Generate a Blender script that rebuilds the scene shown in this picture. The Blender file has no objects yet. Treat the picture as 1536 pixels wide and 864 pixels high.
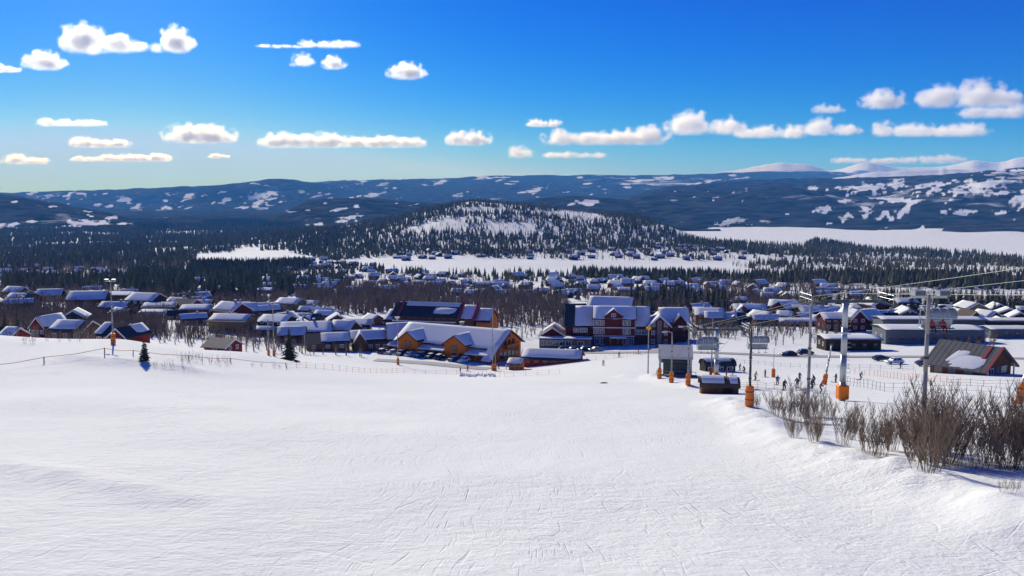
import bpy, bmesh, math, random
import numpy as np

# ------------------------------------------------------------------ camera, sky, sun, exposure
scene = bpy.context.scene
col = scene.collection
EYE = 60.0                      # the viewer's height; the village floor lies about 10 m above z = 0
F = 1330.0                      # focal length in pixels of the 1536 px wide photograph
PITCH = math.atan(132.0 / F)
SUN_AZ = math.radians(-24.0)    # left of the view direction
SUN_EL = math.radians(24.5)

cam_data = bpy.data.cameras.new('camera')
cam_data.sensor_width = 36.0
cam_data.lens = 36.0 * F / 1536.0
cam_data.clip_start = 0.5
cam_data.clip_end = 250000.0
cam = bpy.data.objects.new('camera', cam_data)
col.objects.link(cam)
cam.location = (0, 0, EYE)
cam.rotation_euler = (math.pi / 2 - PITCH, 0, 0)
scene.camera = cam

world = bpy.data.worlds.new('World')
scene.world = world
world.use_nodes = True
wn = world.node_tree
wn.nodes.clear()
w_out = wn.nodes.new('ShaderNodeOutputWorld')
w_bg = wn.nodes.new('ShaderNodeBackground')
w_sky = wn.nodes.new('ShaderNodeTexSky')
w_sky.sky_type = 'NISHITA'
w_sky.sun_disc = False
w_sky.sun_elevation = SUN_EL
w_sky.sun_rotation = SUN_AZ
w_sky.altitude = 900
w_sky.air_density = 1.0
w_sky.dust_density = 0.4
w_sky.ozone_density = 3.0
w_hsv = wn.nodes.new('ShaderNodeHueSaturation')
w_hsv.inputs['Saturation'].default_value = 1.55
w_bg.inputs['Strength'].default_value = 0.08
wn.links.new(w_sky.outputs[0], w_hsv.inputs['Color'])
# deeper blue overhead: red and green fall off faster than blue, as in the photograph's clear mountain air
w_mul = wn.nodes.new('ShaderNodeVectorMath'); w_mul.operation = 'SCALE'; w_mul.inputs['Scale'].default_value = 0.1
w_sep = wn.nodes.new('ShaderNodeSeparateXYZ')
w_com = wn.nodes.new('ShaderNodeCombineXYZ')
wn.links.new(w_hsv.outputs[0], w_mul.inputs[0])
wn.links.new(w_mul.outputs[0], w_sep.inputs[0])
for i_, (pw_, gain_, cap_) in enumerate(((2.2, 0.50, 5.6), (1.45, 0.68, 8.6), (1.0, 1.22, 13.5))):
    a_ = wn.nodes.new('ShaderNodeMath'); a_.operation = 'POWER'; a_.inputs[1].default_value = pw_
    b_ = wn.nodes.new('ShaderNodeMath'); b_.operation = 'MULTIPLY'; b_.inputs[1].default_value = 10.0 * gain_
    c_ = wn.nodes.new('ShaderNodeMath'); c_.operation = 'MINIMUM'; c_.inputs[1].default_value = cap_
    wn.links.new(w_sep.outputs[i_], a_.inputs[0]); wn.links.new(a_.outputs[0], b_.inputs[0]); wn.links.new(b_.outputs[0], c_.inputs[0])
    wn.links.new(c_.outputs[0], w_com.inputs[i_])
wn.links.new(w_com.outputs[0], w_bg.inputs['Color'])
wn.links.new(w_bg.outputs[0], w_out.inputs['Surface'])

sun_data = bpy.data.lights.new('sun', 'SUN')
sun_data.energy = 5.0
sun_data.angle = math.radians(0.53)
sun_data.color = (1.0, 0.972, 0.83)
sun = bpy.data.objects.new('sun', sun_data)
col.objects.link(sun)
SUN_DIR = (math.cos(SUN_EL) * math.sin(SUN_AZ), math.cos(SUN_EL) * math.cos(SUN_AZ), math.sin(SUN_EL))
from mathutils import Vector, Matrix
sun.rotation_euler = Vector(SUN_DIR).to_track_quat('Z', 'Y').to_euler()
sun.location = (-300, 400, 500)

vs = scene.view_settings
vs.view_transform = 'Standard'
vs.look = 'None'
vs.exposure = 0.01
vs.gamma = 1.0
vs.use_curve_mapping = False
cy = scene.cycles
cy.use_denoising = True
cy.max_bounces = 16
cy.diffuse_bounces = 3
cy.glossy_bounces = 2
cy.transmission_bounces = 4
cy.volume_bounces = 8
cy.transparent_max_bounces = 24
cy.use_adaptive_sampling = True
cy.adaptive_threshold = 0.02
scene.render.film_transparent = False

# ------------------------------------------------------------------ pixel and terrain helpers
CP, SP = math.cos(PITCH), math.sin(PITCH)

def ray(px, py):
    u, v = (px - 768.0) / F, (432.0 - py) / F
    return np.array([u, CP + v * SP, -SP + v * CP])

def at(px, py, Y):
    """the point on the pixel's ray at the distance Y along the view"""
    r = ray(px, py)
    r = r * (Y / r[1])
    return Vector((r[0], r[1], r[2] + EYE))

def pix(x, y, z):
    zz = np.asarray(z) - EYE
    fwd = y * CP - zz * SP
    up = y * SP + zz * CP
    return 768 + F * np.asarray(x) / fwd, 432 - F * up / fwd

def hash2(ix, iy, seed):
    h = (ix.astype(np.int64) * 374761393 + iy.astype(np.int64) * 668265263 + seed * 974634777) & 0x7fffffff
    h = ((h ^ (h >> 13)) * 1274126177) & 0x7fffffff
    h = h ^ (h >> 16)
    return (h & 0xffff) / 65535.0

def vnoise(x, y, seed=0):
    x = np.asarray(x, float); y = np.asarray(y, float)
    ix, iy = np.floor(x), np.floor(y)
    fx, fy = x - ix, y - iy
    fx = fx * fx * (3 - 2 * fx); fy = fy * fy * (3 - 2 * fy)
    a = hash2(ix, iy, seed); b = hash2(ix + 1, iy, seed)
    c = hash2(ix, iy + 1, seed); d = hash2(ix + 1, iy + 1, seed)
    return (a + (b - a) * fx) * (1 - fy) + (c + (d - c) * fx) * fy - 0.5

def fbm(x, y, seed=0, octv=4, gain=0.5):
    s, amp = 0, 1.0
    for k in range(octv):
        s = s + amp * vnoise(np.asarray(x) * 2 ** k, np.asarray(y) * 2 ** k, seed + 17 * k)
        amp *= gain
    return s

# drop below the eye (m): rows of distance, columns of direction (photo x = 0, 384, 768, 950, 1152, 1536)
US = [(p - 768) / F for p in (0, 384, 768, 950, 1152, 1536)]
ROWS = [
    (8,    [7.0, 7.2, 7.3, 7.3, 7.3, 7.4]),
    (23,   [9.8, 9.9, 9.95, 9.95, 9.95, 9.95]),
    (33,   [11.5, 11.6, 11.7, 11.7, 11.7, 11.6]),
    (50,   [14.2, 14.4, 14.6, 14.6, 14.6, 14.5]),
    (83,   [18.6, 19.6, 20.3, 20.3, 20.3, 20.2]),
    (100,  [20.4, 22.2, 23.2, 23.2, 23.2, 23.2]),
    (120,  [22.2, 25.2, 26.6, 26.6, 26.6, 26.4]),
    (150,  [24.1, 28.6, 31.8, 31.7, 31.4, 31.2]),
    (165,  [25.2, 29.9, 34.4, 34.0, 33.6, 33.6]),
    (180,  [28.8, 31.2, 36.9, 36.2, 36.6, 36.2]),
    (200,  [34.0, 35.5, 40.3, 38.8, 39.0, 38.4]),
    (230,  [38.0, 42.0, 45.4, 42.6, 42.3, 41.4]),
    (270,  [41.0, 46.5, 50.6, 46.8, 45.6, 45.0]),
    (310,  [44.0, 49.0, 51.0, 50.0, 48.6, 48.0]),
    (360,  [46.5, 51.0, 53.0, 52.0, 51.5, 51.5]),
    (450,  [51.0, 55.0, 57.0, 56.0, 56.0, 56.0]),
    (550,  [57.0, 60.0, 61.0, 60.5, 60.5, 60.5]),
    (700,  [65.0, 67.5, 67.5, 67.5, 67.0, 65.0]),
    (950,  [77.0, 77.5, 77.5, 77.5, 77.0, 74.0]),
    (1100, [82.0, 80.0, 79.8, 79.8, 80.0, 80.0]),
    (1290, [88.0, 85.0, 80.5, 80.5, 82.0, 90.0]),
    (1480, [92.0, 92.0, 87.0, 86.0, 88.0, 101.0]),
    (1700, [96.0, 95.0, 92.0, 92.0, 97.0, 108.0]),
    (2000, [98.0, 98.0, 96.0, 98.0, 106.0, 110.0]),
    (2400, [100.0, 100.0, 99.0, 103.0, 110.0, 108.0]),
    (3000, [101.0, 101.0, 101.0, 106.0, 109.0, 95.0]),
    (3600, [102.0, 102.0, 102.0, 104.0, 98.0, 90.0]),
    (5000, [104.0, 104.0, 104.0, 104.0, 100.0, 95.0]),
    (26000, [110.0, 110.0, 110.0, 110.0, 110.0, 110.0]),
]
EXTRA = [(200, 83, 18.8), (200, 100, 20.7), (200, 120, 22.7), (200, 150, 24.8), (200, 165, 26.0), (200, 180, 29.2), (300, 150, 26.9), (300, 165, 28.2), (300, 180, 30.4)]
def _ctrl():
    A, B, Z = [], [], []
    for Y, ds in ROWS:
        for u, d in zip(US, ds):
            A.append(u * 2.2); B.append(math.log(Y + 20)); Z.append(d)
    for p, Y, d in EXTRA:
        A.append((p - 768) / F * 2.2); B.append(math.log(Y + 20)); Z.append(d)
    return np.array(A), np.array(B), np.array(Z)
CA, CB, CZ = _ctrl()
def _tps(r2):
    return 0.5 * r2 * np.log(r2 + 1e-9)
def _fit():
    n = len(CA)
    K = _tps((CA[:, None] - CA[None]) ** 2 + (CB[:, None] - CB[None]) ** 2) + np.eye(n) * 2e-4
    Pm = np.stack([np.ones(n), CA, CB], 1)
    M = np.zeros((n + 3, n + 3)); M[:n, :n] = K; M[:n, n:] = Pm; M[n:, :n] = Pm.T
    return np.linalg.solve(M, np.concatenate([CZ, np.zeros(3)]))
CW = _fit()

# soft hills standing on the valley floor: x, y, height, spread x, spread y
BUMPS = [(60, 1750, 12, 330, 160), (640, 1980, 15, 60, 60), (1050, 1600, 14, 150, 90)]
HILL_X = [-900, -700, -560, -450, -352, -284, -216, -160, -115, -60, -13, 60, 139, 223, 291, 342, 409, 500, 620]
HILL_H = [0, 4, 12, 24, 40, 56, 76, 88, 95, 90, 86, 80, 73, 66, 60, 38, 12, 4, 0]

def seg_dist(x, y, pts):
    best = np.full(np.shape(x), 1e9)
    for (ax, ay), (bx, by) in zip(pts[:-1], pts[1:]):
        vx, vy = bx - ax, by - ay
        t = np.clip(((x - ax) * vx + (y - ay) * vy) / (vx * vx + vy * vy), 0, 1)
        best = np.minimum(best, np.hypot(x - ax - t * vx, y - ay - t * vy))
    return best

RIDGES = []          # (points, height, half width): snow banks, filled in below

def height(x, y, detail=True):
    x = np.atleast_1d(np.asarray(x, float)); y = np.atleast_1d(np.asarray(y, float))
    yy = np.maximum(y, 1.0)
    a = np.clip(x / (yy + 6.0), -0.75, 0.75) * 2.2
    b = np.log(yy + 20)
    out = np.empty(x.shape)
    fx, fa, fb = x.ravel(), a.ravel(), b.ravel()
    res = np.empty(fa.shape)
    for s in range(0, len(fa), 20000):
        sl = slice(s, s + 20000)
        r2 = (fa[sl, None] - CA[None]) ** 2 + (fb[sl, None] - CB[None]) ** 2
        res[sl] = _tps(r2) @ CW[:-3] + CW[-3] + CW[-2] * fa[sl] + CW[-1] * fb[sl]
    out = -res.reshape(x.shape)
    out = np.where(y < 1.0, out + 0.12 * (1.0 - y), out)
    for bx, by, h, sx, sy in BUMPS:
        out = out + h * np.exp(-0.5 * ((x - bx) / sx) ** 2 - 0.5 * ((y - by) / sy) ** 2)
    wy = y - 2250 - 120 * vnoise(x / 240, y * 0 + 3.3, 31)
    out = out + np.interp(x + 60 * vnoise(x / 150, y / 150, 33), HILL_X, HILL_H) * np.exp(-0.5 * (wy / np.where(wy < 0, 430, 500)) ** 2)
    if detail:
        r = np.hypot(x, y)
        near = np.clip(1 - r / 260.0, 0, 1)
        out = out + near * (0.75 * fbm(x / 26, y / 34, 3, 3) + 0.10 * fbm(x / 3.5, y / 7, 5, 3))
        mid = np.clip((r - 200) / 200, 0, 1) * np.clip((2400 - r) / 600, 0, 1)
        out = out + mid * 1.6 * fbm(x / 60, y / 60, 9, 3)
        far = np.clip((r - 1250) / 300, 0, 1)
        out = out + far * 7.0 * fbm(x / 170, y / 170, 11, 4) * np.clip((5000 - r) / 1500, 0, 1)
        for pts, h, w in RIDGES:
            d = seg_dist(x, y, pts)
            out = out + h * np.exp(-(d / w) ** 2) * (0.8 + 0.8 * (fbm(x / 2.3, y / 2.3, 21, 3) + 0.3))
    return out + EYE

_marchY = np.concatenate([np.geomspace(10, 5200, 1400)])
def ground(px, py, dmin=0.0):
    """first point of the ground on the pixel's ray"""
    r = ray(px, py)
    Ys = _marchY[_marchY > dmin]
    X = r[0] / r[1] * Ys
    Z = r[2] / r[1] * Ys + EYE
    G = height(X, Ys)
    hit = np.nonzero(G >= Z)[0]
    if len(hit) == 0:
        k = int(np.argmin(np.abs(G - Z)))
        return Vector((X[k], Ys[k], G[k]))
    k = hit[0]
    if k == 0:
        return Vector((X[0], Ys[0], G[0]))
    d0, d1 = Z[k - 1] - G[k - 1], Z[k] - G[k]
    t = d0 / (d0 - d1 + 1e-9)
    Y = Ys[k - 1] + t * (Ys[k] - Ys[k - 1])
    x = r[0] / r[1] * Y
    return Vector((x, Y, float(height(x, Y)[0])))

def gz(x, y):
    return float(height(x, y)[0])

def gp(px, Y):
    """the ground in the direction px at the distance Y"""
    x = (px - 768.0) / F * Y * 1.0
    # the pixel column bends a little with the pitch: two fixed-point steps
    for _ in range(3):
        z = gz(x, Y) - EYE
        x = (px - 768.0) / F * (Y * CP - z * SP)
    return Vector((x, Y, gz(x, Y)))

def px2m(n, Y):
    return n * Y / F

_b = [ground(p, q) for p, q in ((1085, 604), (1130, 628), (1180, 668), (1290, 708), (1400, 735), (1480, 758), (1560, 792))]
BANK = [(v.x, v.y) for v in _b]
_b2 = [ground(p, q) for p, q in ((-60, 690), (60, 706), (160, 726), (250, 748))]
_b3 = [ground(p, q) for p, q in ((940, 566), (975, 568), (1010, 577), (1050, 582))]
RIDGES.append((BANK, 0.75, 2.2))
RIDGES.append(([(v.x, v.y) for v in _b2], 0.26, 1.5))
RIDGES.append(([(v.x, v.y) for v in _b3], 0.8, 2.4))
_b4 = [ground(p, q) for p, q in ((130, 540), (175, 545), (230, 549), (280, 556))]
RIDGES.append(([(v.x, v.y) for v in _b4], 0.7, 4.0))

# ------------------------------------------------------------------ materials
MATS = {}
def new_mat(name):
    m = bpy.data.materials.new(name)
    m.use_nodes = True
    n = m.node_tree
    b = n.nodes['Principled BSDF']
    return m, n, b

def mat(name, rgb, rough=0.8, var=0.12, scale=3.0, metal=0.0, bump=0.0, spec=0.3, coords='Object'):
    """a plain painted or natural surface with grain"""
    if name in MATS:
        return MATS[name]
    m, n, b = new_mat(name)
    tc = n.nodes.new('ShaderNodeTexCoord')
    no = n.nodes.new('ShaderNodeTexNoise')
    no.inputs['Scale'].default_value = scale
    no.inputs['Detail'].default_value = 5
    n.links.new(tc.outputs[coords], no.inputs['Vector'])
    mx = n.nodes.new('ShaderNodeMix'); mx.data_type = 'RGBA'
    mx.inputs[6].default_value = (*[c * (1 - var) for c in rgb], 1)
    mx.inputs[7].default_value = (*[min(1, c * (1 + var)) for c in rgb], 1)
    n.links.new(no.outputs['Fac'], mx.inputs[0])
    n.links.new(mx.outputs[2], b.inputs['Base Color'])
    b.inputs['Roughness'].default_value = rough
    b.inputs['Metallic'].default_value = metal
    b.inputs['Specular IOR Level'].default_value = spec
    if bump:
        bp = n.nodes.new('ShaderNodeBump')
        bp.inputs['Strength'].default_value = bump
        bp.inputs['Distance'].default_value = 0.05
        n.links.new(no.outputs['Fac'], bp.inputs['Height'])
        n.links.new(bp.outputs[0], b.inputs['Normal'])
    MATS[name] = m
    return m

def boards(name, rgb, width=0.22, var=0.25):
    """painted or stained timber cladding: vertical boards drawn as fine relief"""
    if name in MATS:
        return MATS[name]
    m, n, b = new_mat(name)
    tc = n.nodes.new('ShaderNodeTexCoord')
    wv = n.nodes.new('ShaderNodeTexWave')
    wv.wave_type = 'BANDS'; wv.bands_direction = 'Z'
    wv.inputs['Scale'].default_value = 1.0 / (width * 3.0)
    wv.inputs['Distortion'].default_value = 0.3
    no = n.nodes.new('ShaderNodeTexNoise')
    no.inputs['Scale'].default_value = 1.3; no.inputs['Detail'].default_value = 6
    n.links.new(tc.outputs['Object'], wv.inputs['Vector'])
    n.links.new(tc.outputs['Object'], no.inputs['Vector'])
    mx = n.nodes.new('ShaderNodeMix'); mx.data_type = 'RGBA'
    mx.inputs[6].default_value = (*[c * (1 - var) for c in rgb], 1)
    mx.inputs[7].default_value = (*[min(1, c * (1 + var)) for c in rgb], 1)
    n.links.new(no.outputs['Fac'], mx.inputs[0])
    n.links.new(mx.outputs[2], b.inputs['Base Color'])
    bp = n.nodes.new('ShaderNodeBump')
    bp.inputs['Strength'].default_value = 0.5; bp.inputs['Distance'].default_value = 0.03
    n.links.new(wv.outputs['Fac'], bp.inputs['Height'])
    n.links.new(bp.outputs[0], b.inputs['Normal'])
    b.inputs['Roughness'].default_value = 0.85
    b.inputs['Specular IOR Level'].default_value = 0.08
    MATS[name] = m
    return m

def snow_material(name, tone=(0.880, 0.886, 0.842), tracks=False):
    if name in MATS:
        return MATS[name]
    m, n, b = new_mat(name)
    L = n.links
    tc = n.nodes.new('ShaderNodeTexCoord')
    b.inputs['Roughness'].default_value = 0.85
    b.inputs['Specular IOR Level'].default_value = 0.05
    big = n.nodes.new('ShaderNodeTexNoise')
    big.inputs['Scale'].default_value = 0.05 if tracks else 0.5
    big.inputs['Detail'].default_value = 6
    L.new(tc.outputs['Object'], big.inputs['Vector'])
    mx = n.nodes.new('ShaderNodeMix'); mx.data_type = 'RGBA'
    mx.inputs[6].default_value = (tone[0] * 0.93, tone[1] * 0.935, tone[2] * 0.95, 1)
    mx.inputs[7].default_value = (*tone, 1)
    L.new(big.outputs['Fac'], mx.inputs[0])
    L.new(mx.outputs[2], b.inputs['Base Color'])
    fine = n.nodes.new('ShaderNodeTexNoise')
    fine.inputs['Scale'].default_value = 4.5 if tracks else 1.6
    fine.inputs['Detail'].default_value = 8
    fine.inputs['Roughness'].default_value = 0.65
    L.new(tc.outputs['Object'], fine.inputs['Vector'])
    h = fine.outputs['Fac']
    if tracks:
        # ski tracks: long curved grooves in a few directions, broken up by noise
        wn1 = n.nodes.new('ShaderNodeTexNoise')
        wn1.inputs['Scale'].default_value = 0.045
        wn1.inputs['Detail'].default_value = 2
        L.new(tc.outputs['Object'], wn1.inputs['Vector'])
        cen = n.nodes.new('ShaderNodeVectorMath'); cen.operation = 'SUBTRACT'; cen.inputs[1].default_value = (.5, .5, .5)
        L.new(wn1.outputs['Color'], cen.inputs[0])
        scl = n.nodes.new('ShaderNodeVectorMath'); scl.operation = 'SCALE'; scl.inputs['Scale'].default_value = 26.0
        L.new(cen.outputs[0], scl.inputs[0])
        wp = n.nodes.new('ShaderNodeVectorMath'); wp.operation = 'ADD'
        L.new(tc.outputs['Object'], wp.inputs[0]); L.new(scl.outputs[0], wp.inputs[1])
        scl2 = n.nodes.new('ShaderNodeVectorMath'); scl2.operation = 'SCALE'; scl2.inputs['Scale'].default_value = 5.0
        L.new(cen.outputs[0], scl2.inputs[0])
        wp2 = n.nodes.new('ShaderNodeVectorMath'); wp2.operation = 'ADD'
        L.new(tc.outputs['Object'], wp2.inputs[0]); L.new(scl2.outputs[0], wp2.inputs[1])
        total = None
        for k, (ang, sc, lo) in enumerate(((0.25, 0.115, 0.988), (-0.45, 0.10, 0.990), (1.0, 0.13, 0.990), (-1.15, 0.14, 0.991), (1.5, 0.09, 0.990), (0.65, 0.33, 0.975))):
            mp = n.nodes.new('ShaderNodeMapping')
            mp.inputs['Rotation'].default_value = (0, 0, ang)
            mp.inputs['Location'].default_value = (k * 31.7, k * 12.3, 0)
            mp.inputs['Scale'].default_value = (1, 1, 0)
            L.new(wp.outputs[0], mp.inputs['Vector'])
            wv = n.nodes.new('ShaderNodeTexWave')
            wv.bands_direction = 'X'
            wv.inputs['Scale'].default_value = sc
            wv.inputs['Distortion'].default_value = 1.2
            wv.inputs['Detail'].default_value = 0
            wv.inputs['Detail Scale'].default_value = 0.15
            L.new(mp.outputs[0], wv.inputs['Vector'])
            rp = n.nodes.new('ShaderNodeMapRange')
            rp.inputs['From Min'].default_value = lo
            rp.inputs['From Max'].default_value = 1.0
            L.new(wv.outputs['Fac'], rp.inputs['Value'])
            nm = n.nodes.new('ShaderNodeTexNoise')
            nm.inputs['Scale'].default_value = 0.22
            nm.inputs['Detail'].default_value = 5
            nm.inputs['Roughness'].default_value = 0.65
            L.new(mp.outputs[0], nm.inputs['Vector'])
            gt = n.nodes.new('ShaderNodeMapRange')
            gt.inputs['From Min'].default_value = 0.52
            gt.inputs['From Max'].default_value = 0.66
            L.new(nm.outputs['Fac'], gt.inputs['Value'])
            ml = n.nodes.new('ShaderNodeMath'); ml.operation = 'MULTIPLY'
            L.new(rp.outputs[0], ml.inputs[0]); L.new(gt.outputs[0], ml.inputs[1])
            if total is None:
                total = ml.outputs[0]
            else:
                ad = n.nodes.new('ShaderNodeMath'); ad.operation = 'ADD'
                L.new(total, ad.inputs[0]); L.new(ml.outputs[0], ad.inputs[1])
                total = ad.outputs[0]
        vor = n.nodes.new('ShaderNodeTexVoronoi')
        vor.inputs['Scale'].default_value = 1.7
        L.new(tc.outputs['Object'], vor.inputs['Vector'])
        lump = n.nodes.new('ShaderNodeMapRange')
        lump.inputs['From Min'].default_value = 0.0
        lump.inputs['From Max'].default_value = 0.14
        lump.inputs['To Min'].default_value = 0.5
        lump.inputs['To Max'].default_value = 0.0
        L.new(vor.outputs['Distance'], lump.inputs['Value'])
        mid = n.nodes.new('ShaderNodeTexNoise')
        mid.inputs['Scale'].default_value = 1.3
        mid.inputs['Detail'].default_value = 5
        mps = n.nodes.new('ShaderNodeMapping')
        mps.inputs['Scale'].default_value = (0.8, 0.95, 1)
        L.new(tc.outputs['Object'], mps.inputs['Vector'])
        L.new(mps.outputs[0], mid.inputs['Vector'])
        def madd(a, bb, w):
            q = n.nodes.new('ShaderNodeMath'); q.operation = 'MULTIPLY_ADD'
            L.new(a, q.inputs[0]); q.inputs[1].default_value = w
            L.new(bb, q.inputs[2])
            return q.outputs[0]
        lum = n.nodes.new('ShaderNodeTexNoise'); lum.inputs['Scale'].default_value = .33; lum.inputs['Detail'].default_value = 4; lum.inputs['Roughness'].default_value = .6
        L.new(mps.outputs[0], lum.inputs['Vector'])
        h = madd(lum.outputs['Fac'], mid.outputs['Fac'], 0.7)
        h = madd(fine.outputs['Fac'], h, 0.8)
        for k, (ang, along, across, lo_, hi_, amp) in enumerate(((0.15, 0.22, 5.0, .50, .62, -.9), (-0.7, 0.30, 6.5, .52, .64, -.8), (0.95, 0.26, 5.5, .53, .64, -.8), (1.5, 0.35, 7.0, .52, .62, -.7), (-1.25, 0.2, 4.5, .54, .66, -.8))):
            mq = n.nodes.new('ShaderNodeMapping')
            mq.inputs['Rotation'].default_value = (0, 0, ang)
            mq.inputs['Location'].default_value = (k * 17.1, k * 41.3, 0)
            mq.inputs['Scale'].default_value = (across, along, 0)
            L.new(wp2.outputs[0], mq.inputs['Vector'])
            sn = n.nodes.new('ShaderNodeTexNoise'); sn.inputs['Scale'].default_value = 1.0; sn.inputs['Detail'].default_value = 2
            L.new(mq.outputs[0], sn.inputs['Vector'])
            thin_ = n.nodes.new('ShaderNodeMapRange'); thin_.inputs['From Min'].default_value = .63; thin_.inputs['From Max'].default_value = .74
            L.new(sn.outputs['Fac'], thin_.inputs['Value'])
            gn = n.nodes.new('ShaderNodeTexNoise'); gn.inputs['Scale'].default_value = 0.13; gn.inputs['Detail'].default_value = 3
            mg = n.nodes.new('ShaderNodeMapping'); mg.inputs['Location'].default_value = (k * 53.0, k * 7.7, 0)
            L.new(tc.outputs['Object'], mg.inputs['Vector']); L.new(mg.outputs[0], gn.inputs['Vector'])
            gg = n.nodes.new('ShaderNodeMapRange'); gg.inputs['From Min'].default_value = lo_ - .06; gg.inputs['From Max'].default_value = hi_
            L.new(gn.outputs['Fac'], gg.inputs['Value'])
            mm = n.nodes.new('ShaderNodeMath'); mm.operation = 'MULTIPLY'
            L.new(thin_.outputs[0], mm.inputs[0]); L.new(gg.outputs[0], mm.inputs[1])
            h = madd(mm.outputs[0], h, amp * .42)
        h = madd(total, h, -0.22)
        h = madd(lump.outputs[0], h, 0.35)
    bp = n.nodes.new('ShaderNodeBump')
    bp.inputs['Strength'].default_value = 1.0 if tracks else 0.4
    if tracks:
        pn = n.nodes.new('ShaderNodeTexNoise'); pn.inputs['Scale'].default_value = 0.055; pn.inputs['Detail'].default_value = 4
        L.new(tc.outputs['Object'], pn.inputs['Vector'])
        pr_ = n.nodes.new('ShaderNodeMapRange'); pr_.inputs['From Min'].default_value = .38; pr_.inputs['From Max'].default_value = .62
        pr_.inputs['To Min'].default_value = .55; pr_.inputs['To Max'].default_value = 1.0
        L.new(pn.outputs['Fac'], pr_.inputs['Value']); L.new(pr_.outputs[0], bp.inputs['Strength'])
    bp.inputs['Distance'].default_value = 0.13 if tracks else 0.12
    L.new(h, bp.inputs['Height'])
    L.new(bp.outputs[0], b.inputs['Normal'])
    MATS[name] = m
    return m

# ------------------------------------------------------------------ mesh helpers
def mesh_obj(name, verts, faces, material=None, parent=None, smooth=False):
    me = bpy.data.meshes.new(name)
    if isinstance(verts, np.ndarray):
        verts = verts.tolist()
    me.from_pydata(verts, [], faces)
    if smooth:
        me.polygons.foreach_set('use_smooth', [True] * len(me.polygons))
    me.update()
    if material is not None:
        me.materials.append(material)
    o = bpy.data.objects.new(name, me)
    col.objects.link(o)
    if parent is not None:
        o.parent = parent
    return o

def data_obj(name, me, parent=None, loc=None, rz=0.0):
    o = bpy.data.objects.new(name, me)
    col.objects.link(o)
    if parent is not None:
        o.parent = parent
    if loc is not None:
        o.location = loc
    o.rotation_euler = (0, 0, rz)
    return o

def np_mesh(name, verts, quads, material, smooth=True):
    """a big mesh straight from arrays (quads or triangles)"""
    me = bpy.data.meshes.new(name)
    k = quads.shape[1]
    me.vertices.add(len(verts)); me.vertices.foreach_set('co', np.ascontiguousarray(verts, np.float32).ravel())
    me.loops.add(quads.size); me.loops.foreach_set('vertex_index', np.ascontiguousarray(quads, np.int32).ravel())
    me.polygons.add(len(quads))
    me.polygons.foreach_set('loop_start', np.arange(0, quads.size, k, dtype=np.int32))
    me.polygons.foreach_set('use_smooth', np.full(len(quads), smooth))
    me.update(calc_edges=True)
    if material is not None:
        me.materials.append(material)
    return me

def grid_quads(nx, ny):
    i = np.arange(nx - 1)[:, None]; j = np.arange(ny - 1)[None]
    a = i * ny + j
    return np.stack([a, a + ny, a + ny + 1, a + 1], -1).reshape(-1, 4)

def empty(name, loc, rz=0.0):
    o = bpy.data.objects.new(name, None)
    o.empty_display_size = 0.5
    col.objects.link(o)
    o.location = loc
    o.rotation_euler = (0, 0, rz)
    return o

def tag(o, label=None, cat=None, group=None, kind=None):
    if label: o['label'] = label
    if cat: o['category'] = cat
    if group: o['group'] = group
    if kind: o['kind'] = kind
    return o

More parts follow.
